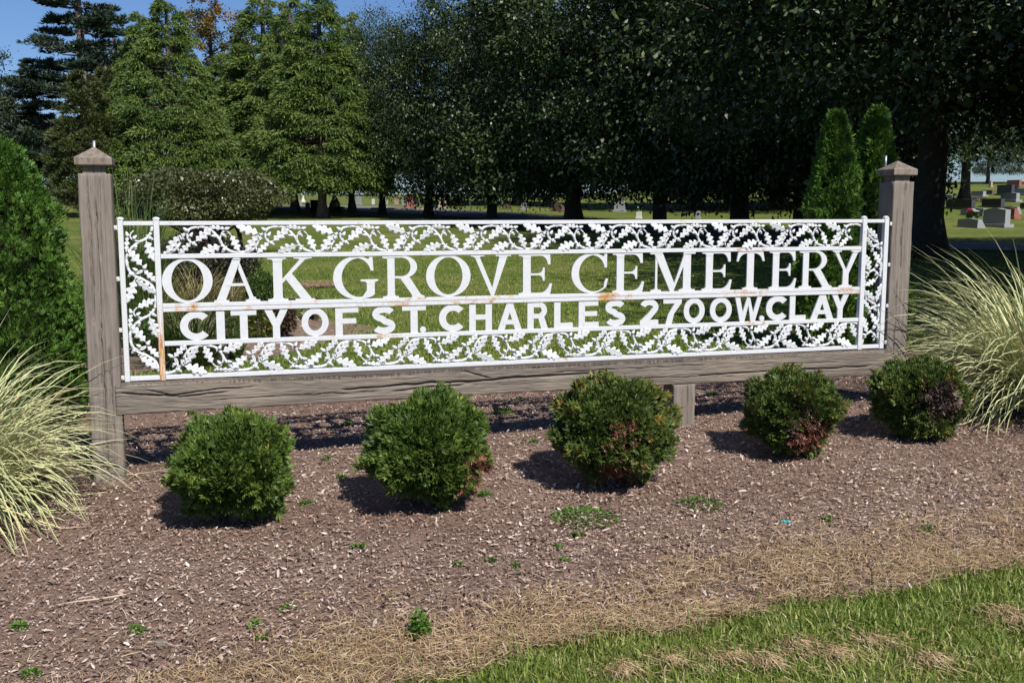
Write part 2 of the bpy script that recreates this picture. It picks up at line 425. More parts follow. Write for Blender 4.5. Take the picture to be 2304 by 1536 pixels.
tag(link('cemetery_drive', mesh_np('cemetery_drive', np.concatenate([XY, Zr[..., None]], -1), np.stack([i, i + 1, i + 10, i + 9], 1), M['asphalt'], smooth=True)), 'grey asphalt drive winding through the cemetery', kind='structure')
# mulched planting patch behind the sign
def patch(name, cx, cy, rx, ry, mat, label, dz=.012, rot=0):
    th = np.linspace(0, 2 * math.pi, 40, endpoint=False)
    rr = 1 + .12 * np.sin(3 * th + 1) + .07 * np.sin(7 * th)
    V = [(cx, cy, float(zt(cx, cy)) + dz + .03)]; F = []
    for k, q in enumerate((.5, 1)):
        for t, r in zip(th, rr):
            a, b_ = rx * r * q * math.cos(t), ry * r * q * math.sin(t)
            x = cx + a * math.cos(rot) - b_ * math.sin(rot); y = cy + a * math.sin(rot) + b_ * math.cos(rot)
            V.append((x, y, float(zt(x, y)) + (dz + .02 if k == 0 else .004)))
    for j in range(40):
        F.append((0, 1 + j, 1 + (j + 1) % 40)); F.append((1 + j, 41 + j, 41 + (j + 1) % 40)); F.append((1 + j, 41 + (j + 1) % 40, 1 + (j + 1) % 40))
    b = MB(); b.add(V, F); o = b.build(name, mat, smooth=True); return tag(o, label, kind='structure')
M['tan_soil'] = plain('tan_mulch', (.19, .135, .095), .95, .5, 22, .6)
patch('planting_bed', -3.95, 11.9, 1.95, 2.4, M['tan_soil'], 'tan mulch planting bed behind the sign')
patch('straw_patch', -3.45, 18.2, .42, .5, M['tan_soil'], 'bare straw patch in the lawn')

n = 2600; pa = rng.uniform(0, 2 * math.pi, n); pr = np.sqrt(rng.uniform(0, 1, n)) * 1.12
x = -3.45 + .42 * pr * np.cos(pa); y = 18.2 + .5 * pr * np.sin(pa); b_ = rng.uniform(0, 2 * math.pi, n)
V, F, T = cards(np.stack([x, y, zt(x, y) + .04], 1), np.stack([np.cos(b_), np.sin(b_), rng.normal(0, .15, n)], 1), np.tile([0, 0, 1.0], (n, 1)), rng.uniform(.03, .12, n), .012, rng.uniform(0, 1, n))
tag(link('patch_straw', mesh_np('patch_straw', V, F, M['straw'], {'tint': T})), 'loose straw on the bare patch of lawn', 'straw', kind='stuff')
# loose cover of the ground -----------------------------------------
def chips_obj():
    n = 105000
    x = rng.uniform(-5.2, 5.2, n); t = rng.uniform(0, 1, n) ** 1.25
    fe = front_edge(x); be = back_edge(x)
    y = fe + (be - fe) * t
    q = n // 7; pa = rng.uniform(0, 2 * math.pi, q); pr = np.sqrt(rng.uniform(0, 1, q))
    x[:q] = -3.95 + 1.85 * pr * np.cos(pa); y[:q] = 11.9 + 2.3 * pr * np.sin(pa); fe[:q] = front_edge(x[:q])
    d = y - fe
    cl = np.sin(x * 3.1 + np.sin(y * 2.3) * 2) * np.sin(y * 3.7 + x) + .6 * np.sin(x * 9 + y * 5) * np.sin(y * 8)
    keep = rng.uniform(0, 1, n) < np.clip(.75 + .28 * cl, .18, 1) * (0.3 + .7 * sstep(.05, .5, d))
    x, y = x[keep], y[keep]; n = len(x)
    L = np.clip(rng.lognormal(math.log(.018), .42, n), .006, .055); W = np.clip(L * rng.uniform(.16, .5, n), .003, .016)
    a = rng.uniform(0, 2 * math.pi, n); tilt = rng.normal(0, .22, n)
    A = np.stack([np.cos(a) * np.cos(tilt), np.sin(a) * np.cos(tilt), np.sin(tilt)], 1)
    Nn = unit(np.stack([rng.normal(0, .3, n), rng.normal(0, .3, n), np.ones(n)], 1))
    z = zt(x, y) + .0165 + np.abs(tilt) * L * .5 + rng.uniform(0, .010, n)
    C = np.stack([x, y, z], 1)
    S = unit(np.cross(A, Nn)); Nn = np.cross(S, A)
    l = L[:, None] * .5; w = W[:, None] * .5; h = w * rng.uniform(.1, .5, n)[:, None]
    sk = rng.uniform(.2, 1.0, (n, 2))[..., None]
    V = np.stack([C - A * l - S * w * sk[:, 0], C - A * l * .8 + S * w * sk[:, 1], C + Nn * h - S * w, C + Nn * h + S * w * .9, C + A * l * .9 - S * w * sk[:, 1], C + A * l + S * w * sk[:, 0]], 1)
    b = np.arange(n)[:, None] * 6
    F = np.concatenate([b + np.array([0, 2, 3, 1]), b + np.array([2, 4, 5, 3])])
    ti = np.clip(rng.beta(1.5, 2.1, n) * .95 + rng.normal(0, .05, n) , 0, 1) * .93
    o = link('bark_chips', mesh_np('bark_chips', V, F, M['chips'], {'tint': np.repeat(ti, 6)}))
    tag(o, 'loose brown and grey bark chips covering the bed', 'mulch', kind='stuff')
chips_obj()
def slivers_obj():
    n = 290000
    x = rng.uniform(-4.4, 4.6, n); fe = front_edge(x); be = np.minimum(back_edge(x), fe + 4.6)
    y = fe + (be - fe) * rng.uniform(0, 1, n) ** 1.35
    keep = (np.abs(x) < .56 * y + .25) & (rng.uniform(0, 1, n) < .35 + .65 * sstep(.0, .45, y - fe))
    x, y = x[keep], y[keep]; n = len(x)
    L = np.clip(rng.lognormal(math.log(.011), .5, n), .004, .04); W = L * rng.uniform(.18, .55, n)
    a = rng.uniform(0, 2 * math.pi, n); tl = rng.normal(0, .3, n)
    A = np.stack([np.cos(a) * np.cos(tl), np.sin(a) * np.cos(tl), np.sin(tl)], 1)
    B = np.stack([x, y, zt(x, y) + .0165 + np.clip(-tl, 0, 1) * L + rng.uniform(0, .005, n)], 1)
    pn = np.sin(x * 2.3 + 1.7 * np.sin(y * 1.9)) * np.sin(y * 2.9 + x * 1.3)
    V, F, T = cards(B, A, np.stack([rng.normal(0, .35, n), rng.normal(0, .35, n), np.ones(n)], 1), L, W, np.clip(rng.beta(1.4, 1.9, n) + .10 * pn, 0, 1), 0, rng.uniform(.3, .7, n)[:, None])
    tag(link('bark_slivers', mesh_np('bark_slivers', V, F, M['chips'], {'tint': T})), 'fine shredded bark slivers between the larger chips', 'mulch', kind='stuff')
slivers_obj()
def straw_obj():
    n = 70000
    x = rng.uniform(-4.8, 5, n)
    wdt = np.interp(x, [-4, -1.5, 0, 1.5, 4], [.6, .75, .62, .85, .95])
    d = np.abs(rng.normal(0, .62, n)) * wdt * .85 - .04
    patchy = .30 + .55 * np.sin(x * 2.1 + 1.2 + 1.4 * np.sin(d * 5)) * np.sin(d * 7 + x * 1.3) + .35 * np.sin(x * 7.3 + d * 11) * np.sin(d * 13 - x * 3)
    keep = rng.uniform(0, 1, n) < np.clip(patchy + .08 + .5 * np.exp(-d * 3.5) + .34 * sstep(.8, 2.6, x) - d * .2, .06, 1)
    x, d = x[keep], d[keep]; n = len(x); y = front_edge(x) + d
    k = 3
    L = rng.uniform(.025, .12, n); a = rng.uniform(0, 2 * math.pi, n); cv = rng.normal(0, .45, n); lift = rng.uniform(.0, .22, n)
    s = np.linspace(0, 1, k)[None, :]
    ang = a[:, None] + cv[:, None] * s
    px = x[:, None] + np.cumsum(np.cos(ang) * L[:, None] / k, 1); py = y[:, None] + np.cumsum(np.sin(ang) * L[:, None] / k, 1)
    pz = zt(px, py) + .022 + lift[:, None] * L[:, None] * np.sin(s * math.pi * .75) + rng.uniform(0, .012, n)[:, None]
    W = rng.uniform(.0015, .0032, n)[:, None] * np.array([1, 1, .4])[None, :]
    S = np.stack([-np.sin(a), np.cos(a), rng.normal(0, .5, n)], 1)
    V, F = strands(np.stack([px, py, pz], -1), W, S)
    ti = np.clip(rng.beta(2, 2, n), 0, 1)
    o = link('dry_straw', mesh_np('dry_straw', V, F, M['straw'], {'tint': np.repeat(ti, k * 2)}))
    tag(o, 'dry tan straw lying between mulch and lawn', 'straw', kind='stuff')
straw_obj()
def blades(name, x, y, hgt, wdt, lean, mat, label, k=4, tint=None, z0=0):
    n = len(x)
    a = rng.uniform(0, 2 * math.pi, n); H = hgt * rng.uniform(.55, 1.25, n); le = lean * rng.uniform(.2, 1.3, n)
    s = np.linspace(0, 1, k)[None, :]
    px = x[:, None] + np.cos(a)[:, None] * H[:, None] * le[:, None] * s ** 1.8
    py = y[:, None] + np.sin(a)[:, None] * H[:, None] * le[:, None] * s ** 1.8
    pz = zt(x, y)[:, None] + z0 + H[:, None] * (s - .25 * le[:, None] * s ** 2)
    W = wdt * rng.uniform(.6, 1.3, n)[:, None] * np.interp(np.linspace(0, 1, k), [0, .6, 1], [1, .8, .12])[None, :]
    b = a + rng.normal(0, .6, n)
    S = np.stack([-np.sin(b), np.cos(b), np.zeros(n)], 1)
    V, F = strands(np.stack([px, py, pz], -1), W, S)
    ti = rng.beta(2, 2.2, n) * .85 if tint is None else tint
    return tag(link(name, mesh_np(name, V, F, mat, {'tint': np.repeat(ti, k * 2)})), label, 'grass', kind='stuff')
# verge by the camera
n = 78000
x = rng.uniform(-2.2, 4.2, n); e = front_edge(x); y = e + .03 - rng.uniform(0, 1, n) ** 1.2 * 1.9
dd = np.sin(x * 5 + np.sin(y * 6) * 1.5) * np.sin(y * 7 + 2 * x)
ti = np.clip(rng.beta(2, 2.0, n) * .86 + np.where(dd > .55, .22, 0) * rng.uniform(0, 1, n) + (rng.uniform(0, 1, n) < .14) * .3, 0, 1)
m = (y > 1.6) & (np.random.default_rng(3).uniform(0, 1, n) < np.clip((e + .05 - y) * 10, .15, 1))
blades('verge_grass', x[m], y[m], .040, .0050, .85, M['grass'], 'bright green mown grass in front of the mulch bed', 3, ti[m])
x = np.concatenate([rng.normal(c, .03, 5) for c in rng.uniform(-.6, 3, 46)]); y = front_edge(x) - rng.uniform(-.06, .5, len(x)) ** 1
blades('tall_grass_blades', x, y, .12, .005, .45, M['grass'], 'longer unmown grass blades along the lawn edge', 5, rng.uniform(.1, .55, len(x)))
# dead thatch lying on the verge
thatch = []
for (px, py, r) in ((1635, 1490, .09), (1790, 1465, .07), (1960, 1450, .1), (2250, 1390, .085), (1500, 1500, .07), (2290, 1405, .06), (1720, 1500, .05), (1870, 1480, .06), (2100, 1500, .06), (1400, 1520, .05)):
    cx, cy, cz = hit(px, py)
    n = 260; r = r * 1.5; a = rng.uniform(0, 2 * math.pi, n); q = r * np.abs(rng.normal(0, .62, n))
    x0 = cx + q * np.cos(a) * 1.5 * (1 + .4 * np.sin(3 * a + px)); y0 = cy + q * np.sin(a); k = 4
    h = .014 + .016 * np.clip(1 - (q / r) ** 2, 0, 1) * rng.uniform(.3, 1, n)
    L = rng.uniform(.02, .09, n); b = rng.uniform(0, 2 * math.pi, n)
    s = np.linspace(0, 1, k)[None, :]; an = b[:, None] + rng.normal(0, .8, n)[:, None] * s
    P = np.stack([x0[:, None] + np.cumsum(np.cos(an) * L[:, None] / k, 1), y0[:, None] + np.cumsum(np.sin(an) * L[:, None] / k, 1), zt(x0, y0)[:, None] + .012 + h[:, None] * (1 - .5 * s)], -1)
    V, F = strands(P, np.full((n, k), .0026) * np.array([1, 1, .8, .3]), np.stack([-np.sin(b), np.cos(b), np.full(n, .3)], 1))
    thatch.append((V, F, np.repeat(rng.beta(2, 2, n), k * 2)))
V, F, T = join_cards(thatch)
tag(link('dead_thatch', mesh_np('dead_thatch', V, F, M['straw'], {'tint': T})), 'dead tan thatch lying in patches on the green verge', 'thatch', kind='stuff')
# lawn behind the sign
n = 135000
y = 8.2 + 22 * rng.uniform(0, 1, n) ** 1.5; x = rng.uniform(-.62, .62, n) * y
m = (y > back_edge(x) + .05) & (((x + 3.95) / 1.95) ** 2 + ((y - 11.9) / 2.4) ** 2 > .95) & (((x + 3.45) / .42) ** 2 + ((y - 18.2) / .5) ** 2 > .9)
x, y = x[m], y[m]; n = len(x)
pn = np.sin(x * .9 + np.sin(y * .7) * 2) * np.sin(y * 1.1 + .5 * x)
ti = np.clip(rng.beta(2, 2.2, n) * .78 + np.clip(pn, 0, 1) * .22 * rng.uniform(.3, 1, n), 0, 1)
blades('lawn_grass', x, y, .05, .0105, .85, M['grass'], 'mown lawn grass behind the sign', 3, ti)

# ------------------------------------------------------------------ the sign
GZ = 0.07
sign = thing('cemetery_sign', (OX, OY, GZ), 'long white iron cemetery sign with oak leaf borders between two timber posts', 'sign', rz=YAW)
V0 = OZ - GZ
def timber(axis, L, w, d, cracks, mat, name, loc, parent, nl=300, nw=30, amp=.0018, seed=1, bow=0.0):
    """A sawn timber, length L along axis ('x' or 'z'), w across the front, d deep. Cracks are real gouges in the front face."""
    r = np.random.default_rng(seed)
    nd = 5; ch = .006
    # perimeter (a across width 0..w, b depth 0..d), front at b=0
    per = [(ch + (w - 2 * ch) * i / nw, 0.0, 1) for i in range(nw + 1)]
    per += [(w, ch + (d - 2 * ch) * i / nd, 0) for i in range(nd + 1)]
    per += [(w - ch - (w - 2 * ch) * i / 5, d, 0) for i in range(6)]
    per += [(0, d - ch - (d - 2 * ch) * i / nd, 0) for i in range(nd + 1)]
    k = len(per); pa = np.array([p[0] for p in per]); pb = np.array([p[1] for p in per]); fr = np.array([p[2] for p in per])
    l = np.linspace(0, L, nl)
    G = r.normal(0, 1, (nl, k))
    for _ in range(14): G = (np.roll(G, 1, 0) + G + np.roll(G, -1, 0)) / 3
    G = G / G.std() * amp
    A = np.repeat(pa[None], nl, 0); B = np.repeat(pb[None], nl, 0) + np.abs(G) * fr[None]
    A = A + np.where(fr[None] == 0, G * .6, 0)
    for pts, cw, cd in cracks:      # (l, a) polyline
        pl = np.array(pts); wob = np.interp(l, np.linspace(0, L, nl // 5), r.normal(0, .0022, nl // 5))
        ca = np.interp(l, pl[:, 0], pl[:, 1]) + wob
        fade = np.clip(np.minimum(l - pl[0, 0], pl[-1, 0] - l) / .05, 0, 1)
        wid = cw * np.interp(l, np.linspace(0, L, nl // 12), r.uniform(.6, 1.3, nl // 12))
        B += fr[None] * (cd * fade)[:, None] * np.exp(-((A - ca[:, None]) / wid[:, None]) ** 2)
    end = np.minimum(l, L - l); B += np.where(fr[None] == 1, 1, 0) * .003 * np.exp(-end / .012)[:, None]
    Ll = np.repeat(l[:, None], k, 1)
    if axis == 'x': V = np.stack([Ll, B, A + bow * np.sin(math.pi * Ll / L)], -1)
    else: V = np.stack([A, B, Ll], -1)
    i = (np.arange(nl - 1)[:, None] * k + np.arange(k)[None, :]); j = (np.arange(nl - 1)[:, None] * k + (np.arange(k)[None, :] + 1) % k)
    F = np.stack([i, j, j + k, i + k], -1).reshape(-1, 4)
    if axis == 'x': F = F[:, ::-1]
    me = mesh_np(name, V, [F], mat)
    caps = MB()
    o = link(name, me, parent); o.location = loc
    import bmesh
    bm = bmesh.new(); bm.from_mesh(me); bm.verts.ensure_lookup_table()
    bm.faces.new([bm.verts[q] for q in range(k)]); bm.faces.new([bm.verts[(nl - 1) * k + q] for q in range(k)])
    bmesh.ops.recalc_face_normals(bm, faces=bm.faces); bm.to_mesh(me); bm.free(); me.update()
    return o
PW = .168
def post_set(u0, y0, cracks, seed, zb, rod_off):
    zb_ = zb - GZ                     # ground at the post
    H = (OZ + 1.168) - (zb - .12)
    p = timber('z', H, PW, PW, [([(a + .12, b) for a, b in pts], w, d) for pts, w, d in cracks], M['wood_z'], 'post', (u0, y0, zb_ - .12), sign, 190, 34, .0014, seed)
    t = H
    b = MB(); b.box((.024, .024, t - .002), (PW - .024, PW - .024, t + .046)); b.build('neck', M['wood_z'], p)
    b = MB(); e = .012; c = PW / 2
    q = lambda x0, z: [(c - x0, c - x0, z), (c + x0, c - x0, z), (c + x0, c + x0, z), (c - x0, c + x0, z)]
    h = PW / 2 + e
    b.loft([q(h - .004, t + .044), q(h, t + .050), q(h, t + .085), q(h - .004, t + .090), q(h * .5, t + .117), q(.006, t + .146)])
    b.build('post_cap', M['wood_end'], p)
    b = MB(); b.tube([(c + rod_off[0], c + rod_off[1], t + .09), (c + rod_off[0] + .001, c + rod_off[1], t + rod_off[2])], .0075, 10); b.build('metal_rod', M['steel'], p, True)
    return p
gzL = float(zt(*uv2xy(-.1, 0))); gzR = float(zt(*uv2xy(5.16, .06)))
post_set(-.186, -.10, [([(.0, .078), (.35, .082), (.75, .075), (1.1, .082), (1.6, .085)], .005, .026), ([(.9, .045), (1.2, .05), (1.72, .047)], .0042, .023), ([(.25, .125), (.5, .118), (.78, .112)], .0042, .020), ([(1.25, .10), (1.72, .107)], .0042, .022), ([(.3, .045), (.8, .05)], .0025, .009)], 3, gzL, (0, .01, .182))
post_set(5.08, -.03, [([(.3, .06), (.62, .066), (.9, .06)], .0042, .020), ([(.95, .085), (1.2, .08), (1.38, .09)], .0042, .022), ([(1.1, .03), (1.4, .035)], .0025, .01), ([(1.45, .09), (1.6, .1)], .0042, .020), ([(.2, .12), (.6, .115)], .0025, .008)], 5, gzR, (-.055, .06, .185))
beam_cr = [([(.02, .125), (.35, .085), (.62, .10)], .005, .022), ([(.15, .14), (.3, .10), (.5, .118), (.78, .122)], .004, .018), ([(.5, .055), (.95, .06), (1.5, .052)], .003, .012),
           ([(1.25, .075), (1.8, .088), (2.1, .082), (2.35, .094), (2.9, .10)], .0055, .025), ([(1.55, .045), (1.75, .062), (2.15, .066)], .005, .02), ([(2.0, .15), (2.12, .12), (2.2, .095)], .005, .018),
           ([(2.8, .045), (3.3, .052), (3.9, .04)], .003, .012), ([(3.6, .05), (4.1, .06), (4.6, .058), (4.95, .066)], .0045, .02), ([(2.6, .12), (3.2, .118), (3.7, .126)], .003, .010), ([(4.0, .11), (4.7, .105)], .003, .009)]
beam = timber('x', 5.118, .168, .18, beam_cr, M['wood_x'], 'beam', (-.047, -.112, V0 - .176), sign, 470, 38, .0022, 9, bow=.010)
for u0, top in ((3.385, -.169), (1.78, -.166)):
    g = float(zt(*uv2xy(u0, -.05))) - GZ
    H = V0 + top - g + .12
    timber('z', H, .155, .17, [([(.05, .05), (H - .01, .055)], .003, .012), ([(.05, .10), (H - .01, .095)], .003, .014), ([(.1, .125), (H - .05, .13)], .0025, .01)], M['wood_z'], 'support_post', (u0, -.128, g - .12), sign, 60, 30, .0014, 12)

# iron frame
def bar(name, a, b, mat, bev=.002):
    x0, y0, z0 = a; x1, y1, z1 = b
    m_ = MB(); q = lambda y, e: [(x0 + e, y, z0 + e), (x1 - e, y, z0 + e), (x1 - e, y, z1 - e), (x0 + e, y, z1 - e)]
    m_.loft([q(y0, bev), q(y0 + bev, 0), q(y1 - bev, 0), q(y1, bev)]); return m_.build(name, mat, sign)
for nm, u0, u1, mt in (('outer_upright', 0, .028, 'white'), ('inner_upright', .190, .221, 'white_low'), ('inner_upright', 4.852, 4.886, 'white_rail'), ('outer_upright', 5.030, 5.064, 'white')):
    o = bar(nm, (u0, -.019, -.004), (u1, .017, .918), M[mt]); o.location = (0, 0, V0)
for u in (.2055, 4.869, .014, 5.047):
    b = MB(); b.lathe([(.021, 0), (.021, .006), (.015, .012), (.004, .015)], 14); o = b.build('upright_cap', M['white_rail'], sign, True); o.location = (u, 0, V0 + .917)
rails = [('top_rail', .029, .190, .884, .908), ('top_rail', .222, 4.851, .884, .908), ('top_rail', 4.887, 5.029, .884, .908), ('upper_rail', .222, 4.851, .696, .722), ('middle_rail', .222, 4.851, .416, .439), ('middle_rail', .222, 4.851, .391, .414),
         ('lower_rail', .222, 4.851, .195, .221), ('bottom_rail', .029, .190, .000, .026), ('bottom_rail', .222, 4.851, .000, .026), ('bottom_rail', 4.887, 5.029, .000, .026)]
for nm, u0, u1, z0, z1 in rails:
    o = bar(nm, (u0, -.0145, z0), (u1, .0145, z1), M['white_rust' if nm == 'middle_rail' else 'white_rail']); o.location = (0, 0, V0)
for u0, u1 in ((-.022, -.001), (5.065, 5.082)):
    for z in (.862, .575, .285, .012) if u0 < 1 else (.866, .58, .29, .03):
        b = MB(); b.box((u0, -.026, z), (u1, -.020, z + .024)); b.box((u0 + .004, -.029, z + .007), (u0 + .013, -.0262, z + .016)); o = b.build('bracket', M['white'], sign); o.location = (0, 0, V0)

# --- letters ------------------------------------------------------
def ell(cx, cy, rx, ry, a0, a1, n=28):
    return [(cx + rx * math.cos(rad(a0 + (a1 - a0) * i / n)), cy + ry * math.sin(rad(a0 + (a1 - a0) * i / n))) for i in range(n + 1)]
def qb(p0, p1, p2, n=6):
    return [((1 - t) ** 2 * p0[0] + 2 * t * (1 - t) * p1[0] + t * t * p2[0], (1 - t) ** 2 * p0[1] + 2 * t * (1 - t) * p1[1] + t * t * p2[1]) for t in (i / n for i in range(n + 1))]
def foot(x0, x1, y, up=1, e0=.09, e1=.09, th=.045, br=.06):
    P = [(x0 - e0, y), (x1 + e1, y), (x1 + e1, y + up * th)] + qb((x1 + e1 * .7, y + up * th), (x1, y + up * th), (x1, y + up * (th + br))) + qb((x0, y + up * (th + br)), (x0, y + up * th), (x0 - e0 * .7, y + up * th)) + [(x0 - e0, y + up * th)]
    return ('p', P)
R_ = lambda x0, y0, x1, y1: ('p', [(x0, y0), (x1, y0), (x1, y1), (x0, y1)])
P_ = lambda *pts: ('p', list(pts))
def E_serif():
    return [R_(.13, .04, .32, .96), foot(.13, .32, 0, 1, .11, .05), foot(.13, .32, 1, -1, .11, .05),
            ('p', [(.32, 1), (.32, .955), (.58, .955)] + qb((.58, .955), (.72, .93), (.745, .74)) + [(.81, .74), (.80, 1)]),
            ('p', [(.32, .475), (.52, .475)] + qb((.52, .475), (.61, .47), (.62, .34)) + [(.665, .34), (.665, .665), (.62, .665)] + qb((.62, .665), (.61, .53), (.52, .525)) + [(.32, .525)]),
            ('p', [(.32, 0), (.80, 0), (.85, .27), (.785, .27)] + qb((.785, .27), (.73, .06), (.58, .045)) + [(.32, .045)])]
def C_serif():
    return [('s', ell(.53, .5, .53, .5, 48, 318, 40), ell(.60, .5, .405, .455, 48, 318, 40)),
            ('p', qb((.55, 1.0), (.72, 1.0), (.84, .91)) + [(.87, .99), (.93, .99), (.93, .64), (.87, .64)] + qb((.87, .64), (.82, .90), (.58, .952))),
            ('p', [(.84, .13), (.92, .18), (.96, .36), (.90, .36), (.86, .26)])]
SER = {
 'O': [('s', ell(.53, .5, .53, .505, 90, 450, 56), ell(.53, .5, .335, .452, 90, 450, 56))],
 'E': E_serif(), 'C': C_serif(),
 'G': [('s', ell(.53, .5, .53, .5, 50, 295, 40), ell(.60, .5, .405, .455, 50, 295, 40)),
       ('p', qb((.55, 1.0), (.70, 1.0), (.80, .92)) + [(.84, .985), (.90, .985), (.92, .66), (.855, .66)] + qb((.855, .66), (.80, .90), (.58, .952))),
       R_(.76, .10, .94, .40), foot(.76, .94, .455, -1, .14, .08), ('p', qb((.60, 0), (.80, .0), (.94, .10)) + [(.94, .2), (.76, .2), (.66, .05)])],
 'A': [P_((.05, .04), (.25, .04), (.60, .97), (.42, .97)), P_((.78, .04), (.88, .04), (.57, .90), (.535, .74)), R_(.26, .36, .72, .42), foot(.07, .21, 0, 1, .07, .11), foot(.76, .90, 0, 1, .08, .10), P_((.43, .96), (.59, .96), (.575, 1), (.45, 1))],
 'K': [R_(.13, .04, .33, .96), foot(.13, .33, 0, 1, .12, .12), foot(.13, .33, 1, -1, .12, .09), P_((.33, .40), (.42, .50), (.86, .96), (.74, .96), (.33, .50)), foot(.70, .88, 1, -1, .11, .11, .035, .02),
       P_((.40, .50), (.54, .63), (.96, .06), (.72, .06)), foot(.74, .95, 0, 1, .13, .10, .04, .03)],
 'R': [R_(.13, .04, .32, .96), foot(.13, .32, 0, 1, .12, .10), P_((.0, 1), (.0, .955), (.13, .93), (.13, 1)), R_(.13, .955, .52, 1.0), R_(.32, .465, .52, .515),
       ('s', ell(.52, .7325, .39, .2675, -90, 90, 28), ell(.52, .7325, .215, .2175, -90, 90, 28)), P_((.46, .47), (.70, .50), (1.02, .05), (.78, .05)), P_((.76, .0), (1.10, 0), (1.10, .04), (1.02, .07), (.78, .07))],
 'V': [P_((.08, .96), (.20, .96), (.55, .12), (.505, 0), (.49, 0)), P_((.70, .96), (.90, .96), (.56, 0), (.50, 0), (.485, .05)), foot(.07, .21, 1, -1, .09, .11, .04, .03), foot(.70, .89, 1, -1, .10, .10, .04, .03)],
 'M': [R_(.17, .04, .225, .96), R_(.90, .04, 1.10, .96), foot(.17, .225, 0, 1, .12, .10), foot(.90, 1.10, 0, 1, .11, .11), P_((.14, .965), (.36, .965), (.68, .17), (.62, 0), (.56, 0)), P_((.60, 0), (.645, 0), (.96, .80), (.96, .965), (.92, .965)), P_((.03, 1), (.03, .955), (.36, .955), (.345, 1)), P_((.90, 1), (.89, .955), (1.21, .955), (1.21, 1))],
 'T': [R_(.31, .04, .51, .96), foot(.31, .51, 0, 1, .12, .12), ('p', [(.05, 1), (.0, .74), (.06, .74)] + qb((.06, .74), (.10, .94), (.31, .95)) + [(.51, .95)] + qb((.51, .95), (.72, .94), (.76, .74)) + [(.82, .74), (.77, 1)])],
 'Y': [P_((.08, .96), (.20, .96), (.50, .47), (.46, .36)), P_((.72, .96), (.90, .96), (.58, .36), (.46, .40)), R_(.38, .04, .58, .46), foot(.38, .58, 0, 1, .13, .13), foot(.08, .22, 1, -1, .08, .09, .04, .03), foot(.72, .90, 1, -1, .08, .09, .04, .03)],
}
def stroke(path, t):            # constant width band along a path
    P = np.array(path, float); T = unit(np.gradient(P, axis=0)); n_ = np.stack([-T[:, 1], T[:, 0]], 1) * t / 2
    return ('s', [tuple(p) for p in P + n_], [tuple(p) for p in P - n_])
T_ = .23
h_ = T_ / 2
SAN = {
 'C': [stroke(ell(.47, .5, .47 - h_, .5 - h_, 42, 318, 40), T_)], 'O': [('s', ell(.46, .5, .46, .5, 90, 450, 48), ell(.46, .5, .46 - T_ * .95, .5 - T_ * .88, 90, 450, 48))],
 '0': [('s', ell(.44, .5, .44, .5, 90, 450, 48), ell(.44, .5, .44 - T_ * .95, .5 - T_ * .88, 90, 450, 48))],
 'I': [R_(0, 0, .27, 1)], 'T': [R_(.29, 0, .54, .86), R_(0, .82, .83, 1)], 'F': [R_(0, 0, .25, 1), R_(.2, .81, .80, 1), R_(.2, .42, .72, .60)],
 'H': [R_(0, 0, .24, 1), R_(.60, 0, .84, 1), R_(.2, .41, .64, .60)], 'L': [R_(0, 0, .25, 1), R_(.2, 0, .74, .19)],
 'E': [R_(0, 0, .25, 1), R_(.2, .81, .78, 1), R_(.2, .42, .74, .60), R_(.2, 0, .80, .19)],
 'A': [P_((0, 0), (.25, 0), (.56, 1), (.34, 1)), P_((.65, 0), (.90, 0), (.56, 1), (.34, 1)), R_(.2, .20, .70, .37)],
 'R': [R_(0, 0, .25, 1), R_(.2, .81, .48, 1), R_(.2, .39, .48, .56), ('s', ell(.48, .695, .30, .305, -90, 90, 22), ell(.48, .695, .30 - T_ * .95, .305 - T_ * .82, -90, 90, 22)), P_((.42, .42), (.66, .46), (.82, 0), (.55, 0))],
 'Y': [P_((0, 1), (.27, 1), (.54, .40), (.30, .40)), P_((.57, 1), (.84, 1), (.54, .40), (.30, .40)), R_(.295, 0, .545, .46)],
 'W': [P_((0, 1), (.20, 1), (.40, 0), (.22, 0)), P_((.22, 0), (.40, 0), (.62, .94), (.50, 1)), P_((.50, 1), (.62, .94), (.84, 0), (.66, 0)), P_((.66, 0), (.84, 0), (1.12, 1), (.93, 1))],
 '7': [R_(0, .81, .78, 1), P_((.50, .84), (.78, .84), (.46, .40), (.36, 0), (.10, 0), (.20, .36))],
 '2': [stroke(ell(.40, .69, .40 - h_, .31 - h_, 165, -35, 26) + [(.42, .34), (.20, .16), (.12, .07)], T_), R_(.0, 0, .80, .19)],
 'S': [stroke(ell(.41, .72, .41 - h_, .28 - h_, 22, 255, 22) + ell(.41, .28, .41 - h_, .28 - h_, 78, -158, 22), T_)],
 '.': [('s', ell(.12, .12, .12, .12, 90, 450, 24), ell(.12, .12, .002, .002, 90, 450, 24))],
}
